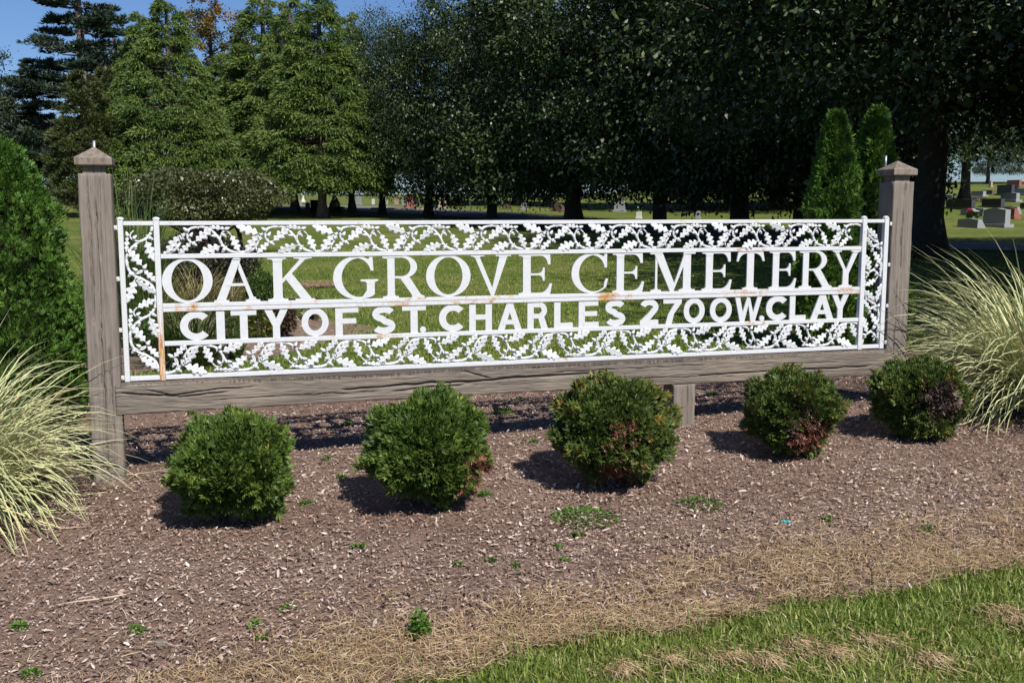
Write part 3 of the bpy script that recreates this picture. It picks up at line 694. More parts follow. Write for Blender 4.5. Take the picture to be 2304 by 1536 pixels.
def letter(glyph, u0, u1, z0, z1, depth, fit_y=True):
    xs_ = [p[0] for g in glyph for part in g[1:] for p in part]; ys_ = [p[1] for g in glyph for part in g[1:] for p in part]
    a, b = min(xs_), max(xs_); c, d = (min(ys_), max(ys_)) if fit_y else (0, 1)
    f = lambda p: ((p[0] - a) / (b - a) * (u1 - u0), (p[1] - c) / (d - c) * (z1 - z0))
    m_ = MB()
    for k, g in enumerate(glyph):
        y0 = -depth / 2 - .0007 * k; y1 = depth / 2 - .0004 * k
        if g[0] == 'p':
            pts = [f(p) for p in g[1]]
            ar = sum(pts[i][0] * pts[(i + 1) % len(pts)][1] - pts[(i + 1) % len(pts)][0] * pts[i][1] for i in range(len(pts)))
            m_.prism(pts if ar > 0 else pts[::-1], y0, y1)
        else: m_.strip([f(p) for p in g[1]], [f(p) for p in g[2]], y0, y1)
    o = m_.build('letter', M['white'], sign)
    o.location = (u0, -.002, V0 + z0)
    import bmesh
    bm = bmesh.new(); bm.from_mesh(o.data); bmesh.ops.recalc_face_normals(bm, faces=bm.faces); bm.to_mesh(o.data); bm.free()
    return o
row1 = [('O', .223, .501), ('A', .506, .766), ('K', .812, 1.085), ('G', 1.193, 1.463), ('R', 1.49, 1.748), ('O', 1.759, 2.041), ('V', 2.041, 2.303), ('E', 2.353, 2.575), ('C', 2.707, 2.958), ('E', 2.989, 3.211), ('M', 3.252, 3.577), ('E', 3.629, 3.85), ('T', 3.884, 4.096), ('E', 4.133, 4.343), ('R', 4.364, 4.624), ('Y', 4.624, 4.852)]
for c, a, b in row1: letter(SER[c], a, b, .4395, .6965, .012)
row2 = [('C', 0.311, 0.468), ('I', 0.513, 0.56), ('T', 0.595, 0.741), ('Y', 0.785, 0.923), ('O', 1.001, 1.161), ('F', 1.201, 1.34), ('S', 1.424, 1.565), ('T', 1.607, 1.756), ('.', 1.718, 1.756), ('C', 1.838, 1.994), ('H', 2.031, 2.178), ('A', 2.216, 2.374), ('R', 2.412, 2.549), ('L', 2.591, 2.718), ('E', 2.758, 2.896), ('S', 2.943, 3.083), ('2', 3.187, 3.318), ('7', 3.353, 3.486), ('0', 3.502, 3.656), ('O', 3.695, 3.858), ('W', 3.882, 4.085), ('.', 4.070, 4.107), ('C', 4.119, 4.278), ('L', 4.302, 4.428), ('A', 4.467, 4.648), ('Y', 4.633, 4.77)]
for c, a, b in row2:
    if c == '.': letter(SAN[c], a, b, .2215, .2215 + (b - a), .014)
    else: letter(SAN[c], a, b, .2215, .3905, .012)

# --- oak leaf borders ----------------------------------------------
def oak_leaf_mesh():
    # outline of one half, from base (0,0) to tip (1,0): lobes
    half = [(.02, .015), (.10, .05), (.17, .15), (.24, .17), (.28, .10), (.33, .085), (.40, .20), (.49, .25), (.545, .19), (.55, .11), (.60, .095), (.68, .19), (.755, .20), (.79, .14), (.79, .085), (.86, .09), (.93, .06)]
    up = [(x, y + .035 * x * 0) for x, y in half]; dn = [(x + .02, -y * .96) for x, y in half]
    ring = [(0, 0)] + up + [(1, 0)] + dn[::-1]
    k = len(ring)
    V = [(x, .0, y) for x, y in ring]                                   # edge (front)
    V += [(x, -.045 - .03 * math.sin(x * 25), y * .55) for x, y in ring]  # swollen lobes
    vein = [(x, -.018, 0.0) for x, y in ring]
    V += vein
    V += [(x, .055, y * .96) for x, y in ring]                          # back
    F = []
    for j in range(k):
        n_ = (j + 1) % k
        F += [(j, n_, k + n_, k + j), (k + j, k + n_, 2 * k + n_, 2 * k + j), (j, 3 * k + j, 3 * k + n_, n_)]
    F.append(tuple(3 * k + j for j in range(k)))
    m_ = MB(); m_.add(V, F); me = m_.mesh('leaf', M['white'], True)
    import bmesh
    bm = bmesh.new(); bm.from_mesh(me); bmesh.ops.remove_doubles(bm, verts=bm.verts, dist=1e-4); bmesh.ops.recalc_face_normals(bm, faces=bm.faces); bm.to_mesh(me); bm.free()
    return me
LEAF = oak_leaf_mesh()
am = MB(); am.loft([[(r * math.cos(t) * 1, r * math.sin(t), z) for t in np.linspace(0, 2 * math.pi, 8, endpoint=False)] for r, z in ((.15, 0), (.30, .10), (.36, .26), (.36, .40), (.29, .42), (.29, .60), (.22, .82), (.07, .96), (.03, 1.06))])
ACORN = am.mesh('acorn', M['white'], True)
PITCH = .4350
WAVE = [(-.04, .05), (.05, .03), (.13, .06), (.205, .18), (.27, .43), (.31, .67), (.38, .86), (.45, .93), (.52, .95), (.58, .93), (.63, .88), (.70, .71), (.756, .51), (.80, .27), (.88, .09), (.96, .04), (1.05, .03)]
LEAVES = [((.275, .70), (.0, .96), .95), ((.255, .66), (.10, .07), .9), ((.40, .40), (.25, .01), .85), ((.45, .42), (.65, .85), .95), ((.775, .27), (.53, .03), 1.05), ((.85, .88), (.645, .94), .62), ((.905, .67), (1.0, .10), .95)]
ACORNS = [((.36, .80), (.30, .93)), ((.385, .60), (.41, .70)), ((.41, .39), (.475, .27)), ((.72, .62), (.655, .63)), ((.83, .86), (.90, .92)), ((.80, .70), (.845, .57)), ((.82, .17), (.79, .03))]
TENDRILS = [[(.385, .86), (.355, .72), (.352, .57), (.37, .46), (.40, .40), (.45, .42)], [(.345, .72), (.375, .58), (.395, .40)], [(.765, .46), (.775, .62), (.80, .75), (.83, .79), (.865, .775), (.905, .67)], [(.305, .64), (.275, .70)], [(.28, .50), (.255, .66)], [(.80, .26), (.775, .27)], [(.69, .74), (.72, .62)]]
SPURS = [(.225, .22, .24, .05), (.262, .40, .235, .46), (.29, .56, .315, .50), (.50, .945, .49, .87), (.84, .17, .85, .27), (.66, .82, .68, .78)]
def vine(mapf, n_from, n_to, width, name='vine_border'):
    """mapf(X along in metres, Yfrac) -> (u, v, angle helper); one border strip of stems with leaves and acorns."""
    b = MB()
    def mp(X, Y): return mapf(X * PITCH, Y * width)
    pts = []
    k = int(math.floor(n_from)) - 1
    while k < n_to + 1:
        pts += [(k + x, y) for x, y in WAVE[1:-1]]; k += 1
    pts = [p for p in pts if n_from - .02 <= p[0] <= n_to + .02]
    sp = smooth_path(pts, 4)
    b.tube([(mp(*p)[0], -.002 * math.sin(i * .9), mp(*p)[1]) for i, p in enumerate(sp)], [.0086 + .0008 * math.sin(i * 2.1) for i in range(len(sp))], 8)
    base = list(range(int(math.floor(n_from)) - 1, int(math.ceil(n_to)) + 1))
    inside = lambda X: n_from + .005 <= X <= n_to - .005
    items = []
    for k in base:
        for td in TENDRILS:
            P = [(k + x, y) for x, y in td]
            if all(inside(p[0]) for p in P):
                s_ = smooth_path(P, 4); b.tube([(mp(*p)[0], -.004, mp(*p)[1]) for p in s_], np.linspace(.0058, .0046, len(s_)), 6)
        for x0, y0, x1, y1 in SPURS:
            if inside(k + x0) and inside(k + x1):
                q0, q1 = mp(k + x0, y0), mp(k + x1, y1); b.tube([(q0[0], -.002, q0[1]), (q1[0], -.004, q1[1])], [.0050, .0030], 6)
    o = b.build(name, M['white'], sign, True); o.location = (0, -.001, V0)
    for k in base:
        for (p0, p1, sc) in LEAVES:
            a, c = (k + p0[0], p0[1]), (k + p1[0], p1[1])
            if not (inside(a[0]) and inside(c[0])): continue
            q0, q1 = mp(*a), mp(*c); dx, dz = q1[0] - q0[0], q1[1] - q0[1]; L = math.hypot(dx, dz)
            lf = link('leaf', LEAF, o)
            lf.location = (q0[0], -.010 - random.uniform(0, .004), q0[1]); lf.rotation_euler = (random.uniform(-.25, .25), -math.atan2(dz, dx), 0)
            lf.scale = (L * 1.10, .085, L * sc * 1.2)
        for p0, p1 in ACORNS:
            a, c = (k + p0[0], p0[1]), (k + p1[0], p1[1])
            if not (inside(a[0]) and inside(c[0])): continue
            q0, q1 = mp(*a), mp(*c); dx, dz = q1[0] - q0[0], q1[1] - q0[1]; L = math.hypot(dx, dz) * .95
            ac = link('acorn', ACORN, o)
            ac.location = (q0[0], -.012, q0[1]); ac.rotation_euler = (0, math.atan2(dx, dz), 0); ac.scale = (max(L, .030) * 1.0,) * 3
    return o
W_ = .884 - .722
vine(lambda X, Y: (.217 + X, .723 + Y), .01, (4.851 - .217) / PITCH, W_ - .002)
# bottom border: the same casting turned half round
U1 = 1.087 + .52 * PITCH      # peak of the turned wave
kk = math.ceil((4.85 - U1) / PITCH)
UE = U1 + kk * PITCH
vine(lambda X, Y: (UE - X, .1945 - Y), (UE - 4.851) / PITCH, (UE - .222) / PITCH, .1945 - .0265)
vine(lambda X, Y: (.189 - Y, .026 + X), .02, (.884 - .026) / PITCH, .189 - .030)
vine(lambda X, Y: (4.888 + Y, .884 - X), .02, (.884 - .026) / PITCH, 5.029 - 4.888)

# ------------------------------------------------------------------ evergreen shrubs
def lobes(n, seed, k):
    r = np.random.default_rng(seed); return unit(r.normal(size=(n, 3))), r.uniform(.6, 1.0, n) * k
def lump(D, lob, sharp=14):
    Dl, w = lob
    return np.max(np.exp(sharp * (D @ Dl.T - 1)) * w[None, :], 1), np.argmax(np.exp(sharp * (D @ Dl.T - 1)) * w[None, :], 1)
def sprays(P, A, size, tint, r, fingers=6, wide=.30, spread=1.0):
    """flat fan sprays of scale foliage: each fan is a few little pointed leaflets"""
    out = []; A = unit(A)
    side = unit(np.cross(A, r.normal(size=A.shape))); nn_ = np.cross(side, A)
    for f in range(fingers):
        q = (f / (fingers - 1) - .5) * 2
        d = unit(A * (1 - .25 * abs(q)) + side * q * spread * .75 + nn_ * r.normal(0, .22, len(A))[:, None])
        base = P + A * (size * (.02 + .25 * (1 - abs(q)) * r.uniform(.3, 1, len(A))))[:, None]
        out.append(cards(base, d, nn_ + r.normal(0, .35, A.shape), size * r.uniform(.55, 1.0, len(A)), size * wide * r.uniform(.7, 1.2, len(A)), np.clip(tint + r.normal(0, .09, len(A)), 0, 1), .18, .55))
    return join_cards(out)
def ball_mesh(name, Rf, cz, mat, nu=28, nv=18, sc=.8):
    th = np.linspace(0, 2 * math.pi, nu, endpoint=False); ph = np.linspace(-math.pi / 2 + .05, math.pi / 2 - .05, nv)
    T, Pp = np.meshgrid(th, ph); D = np.stack([np.cos(T) * np.cos(Pp), np.sin(T) * np.cos(Pp), np.sin(Pp)], -1).reshape(-1, 3)
    V = D * (Rf(D) * sc)[:, None]; V[:, 2] += cz
    i = (np.arange(nv - 1)[:, None] * nu + np.arange(nu)[None, :]); j = (np.arange(nv - 1)[:, None] * nu + (np.arange(nu)[None, :] + 1) % nu)
    F = np.stack([i, j, j + nu, i + nu], -1).reshape(-1, 4)
    return mesh_np(name, V, [F, np.arange(nu)[None, ::-1], (np.arange(nu) + (nv - 1) * nu)[None, :]], mat, smooth=True)
def globe(px, py, w, h, seed, mat, label, dead=None, top_spike=0.0, bronze=0.0):
    r = np.random.default_rng(seed)
    x, y, z = hit(px, py)
    R0 = w * .505; y += R0 * .12; x *= (y) / (y - R0 * .12); z = float(zt(x, y))
    t = thing('globe_shrub', (x, y, z), label, 'shrub', 'clipped globe shrubs along the front of the sign')
    lob = lobes(34, seed, 1.0); fine = lobes(300, seed + 500, 1.0)
    zc = h * .475; vz = h * .50 / R0
    def Rf(D):
        l, _ = lump(D, lob, 26)
        e = 1 / np.sqrt((D[:, 0] ** 2 + D[:, 1] ** 2) + (D[:, 2] / vz) ** 2)
        flat = np.where(D[:, 2] < 0, 1 + .05 * D[:, 2], 1)
        return R0 * e * flat * (.63 + .34 * l + .17 * lump(D, fine, 170)[0] + top_spike * np.exp(-((D[:, 0] - .1) ** 2 + D[:, 1] ** 2) / .05) * (D[:, 2] > 0))
    n = 11500
    D = rdir(n, r); D = D[D[:, 2] > -.93]; n = len(D)
    l, _ = lump(D, lob, 26); l2, li = lump(D, fine, 170)
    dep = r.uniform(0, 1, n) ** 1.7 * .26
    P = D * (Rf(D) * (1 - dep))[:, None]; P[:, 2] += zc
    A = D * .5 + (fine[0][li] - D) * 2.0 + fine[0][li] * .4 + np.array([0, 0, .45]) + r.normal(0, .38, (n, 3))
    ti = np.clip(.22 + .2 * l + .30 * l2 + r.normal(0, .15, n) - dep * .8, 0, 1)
    if bronze: ti = np.where(r.uniform(0, 1, n) < bronze * (.4 + .6 * (D[:, 2] > .3)) * (l > .5) * 1.5, np.clip(ti + .4, 0, 1), ti)
    keep = np.ones(n, bool)
    if dead:
        for dv, cosr, dm in dead:
            dv = unit(np.array(dv, float)); c = D @ dv + r.normal(0, .05, n)
            k_ = c > cosr
            V, F, T = sprays(P[k_] * np.array([.97, .97, 1]), A[k_] * np.array([1, 1, .3]) + np.array([0, 0, -.5]), np.full(k_.sum(), .042), r.uniform(0, 1, k_.sum()), r, 5, .2)
            link('dead_foliage', mesh_np('dead_foliage', V, F, M[dm], {'tint': T}), t)
            keep &= ~k_
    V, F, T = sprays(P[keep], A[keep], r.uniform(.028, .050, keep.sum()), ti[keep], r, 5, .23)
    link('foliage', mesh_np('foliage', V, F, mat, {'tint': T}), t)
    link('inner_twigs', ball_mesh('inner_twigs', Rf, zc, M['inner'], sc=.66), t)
    b = MB(); b.tube([(0, 0, -.05), (.01, -.01, h * .25)], [.035, .025], 8); b.build('stem', M['twig'], t, True)
    return t
globe(530, 1182, .70, .60, 11, M['globe'], 'bright green globe shrub beside the left variegated grass, bare red stem at its foot', top_spike=.06)
globe(962, 1150, .705, .655, 12, M['globe'], 'deep green globe shrub with a pointed top tuft, in front of the beam', top_spike=.12, dead=[((.9, -.35, -.3), .965, 'dead')])
globe(1372, 1098, .735, .645, 13, M['globe_bronze'], 'globe shrub with bronze tinged tips beside the short support post', bronze=.26, dead=[((.15, -.95, .12), .992, 'dead'), ((.1, -.62, -.78), .93, 'dead')])
globe(1778, 1030, .635, .545, 14, M['globe_bronze'], 'globe shrub with a large rust red dead patch low on its face', bronze=.12, dead=[((.22, -.86, -.45), .88, 'dead'), ((.05, -.97, -.02), .975, 'dead_grey')])
globe(2060, 990, .64, .545, 15, M['globe_bronze'], 'globe shrub with a grey brown dead patch beside the right variegated grass', bronze=.12, dead=[((.15, -.96, .08), .90, 'dead_grey')])

def arbor(x, y, h, r0, seed, label, n=12000, size=.055, group=None, mesh_from=None, rz=0.0, scale=None, point=.75):
    z = float(zt(x, y))
    t = thing('arborvitae', (x, y, z - .02), label, 'arborvitae', group, rz, scale)
    if mesh_from:
        for ch in mesh_from.children: link(ch.name.split('.')[0], ch.data, t)
        return t
    r = np.random.default_rng(seed)
    lob = lobes(70, seed, 1.0); fine = lobes(500, seed + 500, 1.0)
    def prof(f): return r0 * np.clip((1 - f) ** point * (1.0 - .25 * np.exp(-f * 7)) * 1.1, .02, 2)
    f = 1 - r.uniform(0, 1, n) ** .62
    f = np.where(r.uniform(0, 1, n) < .12, r.uniform(.75, 1, n), f)
    a = r.uniform(0, 2 * math.pi, n)
    D = np.stack([np.cos(a), np.sin(a), np.zeros(n)], 1)
    key = unit(np.stack([np.cos(a) , np.sin(a), (f - .5) * 3.2], 1)); l, _ = lump(key, lob, 30); l2, li = lump(key, fine, 260)
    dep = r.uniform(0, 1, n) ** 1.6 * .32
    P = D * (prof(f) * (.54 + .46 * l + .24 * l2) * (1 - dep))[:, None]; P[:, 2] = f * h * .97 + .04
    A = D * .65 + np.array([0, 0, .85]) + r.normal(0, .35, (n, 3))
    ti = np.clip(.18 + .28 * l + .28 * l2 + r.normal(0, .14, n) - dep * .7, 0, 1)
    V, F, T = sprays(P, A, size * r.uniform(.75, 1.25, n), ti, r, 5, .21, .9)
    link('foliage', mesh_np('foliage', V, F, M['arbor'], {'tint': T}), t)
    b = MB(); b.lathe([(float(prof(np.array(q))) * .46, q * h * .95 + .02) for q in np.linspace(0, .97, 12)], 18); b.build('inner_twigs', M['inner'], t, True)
    b = MB(); b.tube([(0, 0, -.05), (0, 0, h * .5)], [.05, .03], 8); b.build('trunk', M['twig'], t, True)
    return t
arbor(-3.60, 7.25, 2.08, .64, 21, 'large dense arborvitae beside the left timber post', 19000, .050, point=.40)
a1 = arbor(3.14, 10.1, 2.36, .40, 22, 'slim arborvitae behind the right end of the sign, the one nearer the sign lettering', 10500, .062, 'pair of arborvitae behind the sign', point=.5)
arbor(3.66, 10.45, 2.42, .36, 23, 'slim arborvitae behind the right timber post', mesh_from=a1, rz=2.1, scale=(1.02, 1.02, 1.035), group='pair of arborvitae behind the sign')

# ------------------------------------------------------------------ ornamental grasses
def grass_clump(x, y, n, L, seed, mat, label, name='variegated_grass', cat='ornamental grass', group=None, w=.011, rb=.14, up=.75, spread=.85, k=9, wind=(0, 0), droop=1.0):
    r = np.random.default_rng(seed); z = float(zt(x, y))
    t = thing(name, (x, y, z), label, cat, group)
    a = r.uniform(0, 2 * math.pi, n); q = np.sqrt(r.uniform(0, 1, n)) * rb
    bx, by = q * np.cos(a), q * np.sin(a)
    out = a + r.normal(0, .5, n)
    el = np.clip(r.normal(up, .28, n), .1, 1.5)              # start elevation (rad)
    Ln = L * r.uniform(.55, 1.12, n)
    cv = r.uniform(.6, 1.9, n) * droop                        # total bend downward
    s = np.linspace(0, 1, k)
    P = np.zeros((n, k, 3)); P[:, 0] = np.stack([bx, by, np.zeros(n)], 1)
    tw = r.normal(0, .35, n)
    for i in range(1, k):
        e_ = el - cv * s[i] ** 1.6; o_ = out + tw * s[i]
        d = np.stack([np.cos(e_) * np.cos(o_) * spread + wind[0] * s[i], np.cos(e_) * np.sin(o_) * spread + wind[1] * s[i], np.sin(e_)], 1)
        P[:, i] = P[:, i - 1] + d * (Ln / (k - 1))[:, None]
    gx_, gy_ = P[..., 0] + x, P[..., 1] + y
    P[..., 2] = np.maximum(P[..., 2], zt(gx_, gy_) - z + .025)
    W = w * r.uniform(.7, 1.25, n)[:, None] * np.interp(s, [0, .15, .6, 1], [.7, 1, .8, .05])[None, :]
    S = np.stack([-np.sin(out), np.cos(out), r.normal(0, .25, n)], 1); S = unit(S)[:, None, :]
    dn = np.array([0, 0, -1.0]) * (W * .25)[..., None]
    Vv = np.stack([P - S * W[..., None] * .5 - dn, P - S * W[..., None] * .2, P + S * W[..., None] * .2, P + S * W[..., None] * .5 - dn], 2)
    ac = np.tile(np.array([-1, -.4, .4, 1.0]), n * k)
    i = np.arange(n)[:, None, None] * k * 4 + np.arange(k - 1)[None, :, None] * 4 + np.arange(3)[None, None, :]
    F = np.stack([i, i + 1, i + 5, i + 4], -1).reshape(-1, 4)
    ti = np.clip(r.beta(1.6, 3, n) + (r.uniform(0, 1, n) < .08) * .5, 0, 1)
    link('blades', mesh_np('blades', Vv.reshape(-1, 3), F, mat, {'tint': np.repeat(ti, k * 4), 'across': ac}, smooth=True), t)
    return t
grass_clump(-3.02, 5.20, 1500, 1.10, 31, M['varieg'], 'cream and green striped grass clump beside the left timber post', rb=.26, up=1.0, droop=1.15, w=.0135)
grass_clump(3.72, 7.0, 1800, 1.34, 32, M['varieg'], 'cream and green striped grass clump beside the right timber post', rb=.28, up=1.02, droop=1.1, w=.0145)
# planting behind the sign
def leaf_shrub(name, x, y, w, h, n, size, seed, mat, label, cat='shrub', group=None, zc=.55, flat=1.0, stems=10, droop=0.0):
    r = np.random.default_rng(seed); z = float(zt(x, y)); t = thing(name, (x, y, z), label, cat, group)
    lob = lobes(40, seed, 1.0); D = rdir(n, r); l, li = lump(D, lob, 12)
    q = (1 - r.uniform(0, 1, n) ** 2 * .45) * (.7 + .4 * l)
    P = D * np.array([w / 2, w / 2, h * .5 * flat])[None, :] * q[:, None]; P[:, 2] += h * zc; P[:, 2] = np.maximum(P[:, 2], .01)
    A = D * .6 + r.normal(0, .6, (n, 3)) + np.array([0, 0, .3 - droop])
    V, F, T = cards(P, A, r.normal(0, .5, (n, 3)) + np.array([0, 0, 1.0]), size * r.uniform(.6, 1.2, n), size * .5 * r.uniform(.7, 1.2, n), np.clip(.2 + .4 * l + r.normal(0, .22, n), 0, 1), .15)
    link('foliage', mesh_np('foliage', V, F, mat, {'tint': T}), t)
    b = MB()
    for i in range(stems):
        e = P[r.integers(0, n)] * .85
        b.tube([(r.normal(0, .03), r.normal(0, .03), -.04), tuple(e * np.array([.35, .35, .55])), tuple(e)], [.012 * w, .009 * w, .004 * w], 5)
    b.build('stems', M['twig'], t, True)
    return t
def gp(px, Y): x_, y_, _ = at_depth(px, Y); return x_, y_
grass_clump(*gp(425, 9.9), 420, .95, 41, M['reed'], 'arching green grass clump behind the letter C of the lower line', 'green_grass', w=.013, rb=.2, up=1.15, droop=.9)
grass_clump(*gp(300, 11.2), 520, 1.9, 42, M['reed'], 'tall upright green grass behind the left leaf border', 'tall_grass', w=.014, rb=.22, up=1.4, droop=.45, spread=.55)
grass_clump(*gp(440, 13.6), 520, .85, 43, M['tan_grass'], 'tan fountain grass behind the letter O', 'fountain_grass', w=.010, rb=.2, up=1.1, droop=.8)
grass_clump(*gp(510, 13.9), 380, .62, 44, M['tan_grass'], 'low tan grass tuft behind the letter A', 'fountain_grass', w=.010, rb=.2, up=1.0, droop=.8)
grass_clump(*gp(355, 12.9), 380, .75, 49, M['tan_grass'], 'tan grass tuft beside the tall green grass', 'fountain_grass', w=.010, rb=.2, up=1.0, droop=.9)
grass_clump(*gp(525, 10.3), 60, .42, 45, M['reed'], 'fan of upright iris leaves below the letter T', 'iris', 'plant', w=.03, rb=.06, up=1.35, droop=.25, k=6, spread=.6)
grass_clump(*gp(650, 13.3), 90, .42, 46, M['varieg'], 'small striped daylily clump by the letter K', 'daylily', 'plant', w=.02, rb=.06, up=1.0, droop=1.2, k=6)
leaf_shrub('red_leaf_shrub', *gp(455, 17.0), 1.75, .95, 5000, .07, 47, M['shrub_red'], 'very dark red leaved shrub behind the letters O and A')
leaf_shrub('red_leaf_shrub', *gp(515, 16.2), 1.0, .85, 3500, .06, 57, M['shrub_red'], 'dark low shrub between the letters O and A')
leaf_shrub('green_shrub', *gp(590, 13.2), .50, .62, 3500, .045, 48, M['shrub_green'], 'rounded green shrub between the letters A and K')
leaf_shrub('yellow_shrub', *gp(535, 12.4), .34, .34, 1500, .04, 50, M['shrub_yellow'], 'small yellow green shrub under the letter A')
leaf_shrub('yellow_shrub', *gp(585, 11.4), .36, .42, 1600, .05, 51, M['shrub_yellow'], 'leafy shrub with yellow flowers beside the letter Y of CITY')
leaf_shrub('brown_perennial', *gp(632, 11.7), .30, .42, 1400, .05, 52, M['brown_stems'], 'dried dark brown perennial beside the low bench', 'plant', stems=26)
leaf_shrub('yellow_shrub', *gp(330, 10.6), .5, .35, 1500, .05, 59, M['shrub_green'], 'low green plant at the foot of the tall grass', 'plant')
# low bench
bx, by = gp(676, 13.3); bench = thing('wooden_bench', (bx, by, float(zt(bx, by))), 'low dark wooden bench on the mulch behind the sign', 'bench', rz=.5)
M['dark_wood'] = plain('dark_wood', (.035, .027, .022), .8, .3, 20)
for dx in (-.16, .16):
    for dy in (-.1, .1):
        b = MB(); b.box((dx - .03, dy - .03, -.05), (dx + .03, dy + .03, .25)); b.build('leg', M['dark_wood'], bench)
for k in range(2):
    b = MB(); b.box((-.24, -.15 + k * .155, .252), (.24, -.005 + k * .155, .285)); b.build('seat_board', M['dark_wood'], bench)

# ------------------------------------------------------------------ trees
def branch(b, p0, p1, r0, r1, sag=.0, seg=6, k=5, r=random):
    P0, P1 = Vector(p0), Vector(p1); pts = []
    for i in range(k + 1):
        t = i / k; p = P0.lerp(P1, t); p.z += sag * math.sin(math.pi * t)
        pts.append(tuple(p + Vector((r.uniform(-1, 1), r.uniform(-1, 1), r.uniform(-1, 1))) * (P1 - P0).length * .018 * (0 < i < k)))
    b.tube(pts, [r0 + (r1 - r0) * (i / k) for i in range(k + 1)], seg)
def trunk(b, h, r, flare=1.6, lean=(0, 0), seg=12, k=10):
    b.tube([(lean[0] * (i / k) ** 1.5 + .12 * r * math.sin(i * 1.7), lean[1] * (i / k) ** 1.5 + .12 * r * math.cos(i * 2.1), -.25 + (h + .25) * i / k) for i in range(k + 1)],
           [r * (1 + (flare - 1) * math.exp(-(i / k) * h / .45)) * (1 - .62 * i / k) for i in range(k + 1)], seg)
def oak_proto(seed, h, rx, clear, tr, nclu=300, per=170, leaf=.17, mat='oak'):
    """returns meshes (wood, crown) of a broadleaf tree"""
    r = np.random.default_rng(seed); rr = random.Random(seed)
    b = MB(); trunk(b, h * .80, tr)
    lob = lobes(38, seed, 1.0)
    D = rdir(nclu, r); l, _ = lump(D, lob, 9)
    rz = (h - clear) / 2; D[:, 2] = np.where(D[:, 2] < 0, D[:, 2] * 1.0, D[:, 2]); q = r.uniform(.25, 1, nclu) ** .5 * (.70 + .36 * l)
    wide = np.where(D[:, 2] < 0, 1 / np.sqrt(np.maximum(1 - .75 * D[:, 2] ** 2, .3)), 1 - .25 * D[:, 2] ** 2)
    C = np.stack([D[:, 0] * rx * q * wide, D[:, 1] * rx * q * wide, clear + rz + D[:, 2] * rz * q], 1)
    sk = np.arange(nclu) % 3 == 0
    rs = np.sqrt(r.uniform(.05, 1, nclu)) * rx * .98; as_ = r.uniform(0, 2 * math.pi, nclu)
    C[sk] = np.stack([rs * np.cos(as_), rs * np.sin(as_), clear * 1.0 + .38 + r.uniform(0, 1, nclu) ** 1.2 * 3.4], 1)[sk]
    for i in range(0, nclu, 5):
        c = C[i]
        if c[2] < 4.2: continue
        hb = max(clear * 1.25, min(h * .74, c[2] - .45 * math.hypot(c[0], c[1]) - rr.uniform(0, 1)))
        branch(b, (0, 0, hb), tuple(c), tr * .32 * (1 - hb / h * .6), .03, -.02 * rx, 6, 5, rr)
    wood_ = b.mesh('trunk', M['bark'], True)
    B = []; A = []; N_ = []; T = []
    cr = r.uniform(.55, 1.15, nclu) * rx / 5.5
    P = np.repeat(C, per, 0) + r.normal(size=(nclu * per, 3)) * np.repeat(cr, per)[:, None] * np.array([.50, .50, .34])
    out = unit(P - np.array([0, 0, clear + rz]))
    A = out * .5 + r.normal(0, .7, P.shape) + np.array([0, 0, -.25]); Nn = r.normal(0, .55, P.shape) + np.array([0, 0, 1.0])
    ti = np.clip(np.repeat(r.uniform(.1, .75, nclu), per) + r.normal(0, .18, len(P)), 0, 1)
    n = len(P); P[:, 2] = np.where(P[:, 2] < clear * .8, clear * .8 + r.uniform(0, 1.2, n), P[:, 2])
    V, F, T = cards(P, A, Nn, leaf * r.uniform(.6, 1.25, n), leaf * .55 * r.uniform(.7, 1.25, n), ti, .12, .55)
    return wood_, mesh_np('crown', V, F, M[mat], {'tint': T}), h
def plant_tree(proto, name, x, y, label, cat, group=None, h=None, rz=0.0, wide=1.0, zoff=0.0):
    s = (h or proto[2]) / proto[2]
    t = thing(name, (x, y, float(zt(x, y)) + zoff), label, cat, group, rz, (s * wide, s * wide, s))
    link('trunk', proto[0], t); link('crown', proto[1], t); return t
oakA = oak_proto(101, 14, 6.0, 1.25, .34, 500, 125, .20)
oakB = oak_proto(102, 15, 5.4, 1.15, .33, 500, 125, .20)
oakC = oak_proto(103, 15.5, 6.6, 2.9, .36, 560, 130, .18)
def tx(px, Y): return (px - 1152) / 2304 * Y
OG = 'oak trees shading the drive'
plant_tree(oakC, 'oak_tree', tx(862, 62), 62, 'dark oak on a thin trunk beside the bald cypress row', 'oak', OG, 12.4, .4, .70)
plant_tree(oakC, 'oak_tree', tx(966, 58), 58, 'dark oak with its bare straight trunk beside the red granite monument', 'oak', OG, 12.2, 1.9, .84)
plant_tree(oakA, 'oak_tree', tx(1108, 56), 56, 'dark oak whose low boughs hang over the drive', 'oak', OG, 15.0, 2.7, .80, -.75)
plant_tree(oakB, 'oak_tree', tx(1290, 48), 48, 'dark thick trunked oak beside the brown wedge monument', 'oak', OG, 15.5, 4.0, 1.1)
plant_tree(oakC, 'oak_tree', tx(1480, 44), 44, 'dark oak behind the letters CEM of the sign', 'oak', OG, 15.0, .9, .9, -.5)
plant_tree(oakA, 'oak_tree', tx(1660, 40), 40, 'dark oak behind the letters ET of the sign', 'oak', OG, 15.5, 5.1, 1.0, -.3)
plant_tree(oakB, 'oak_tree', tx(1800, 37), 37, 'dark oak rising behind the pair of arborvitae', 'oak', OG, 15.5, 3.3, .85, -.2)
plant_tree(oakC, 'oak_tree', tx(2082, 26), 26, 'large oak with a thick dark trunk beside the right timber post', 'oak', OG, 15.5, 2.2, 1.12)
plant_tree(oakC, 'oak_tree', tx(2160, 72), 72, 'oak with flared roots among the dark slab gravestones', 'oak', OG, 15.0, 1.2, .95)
plant_tree(oakA, 'oak_tree', tx(1165, 80), 80, 'oak beyond the drive with a slim trunk by the brown headstone', 'oak', OG, 15.0, 3.2, 1.0)
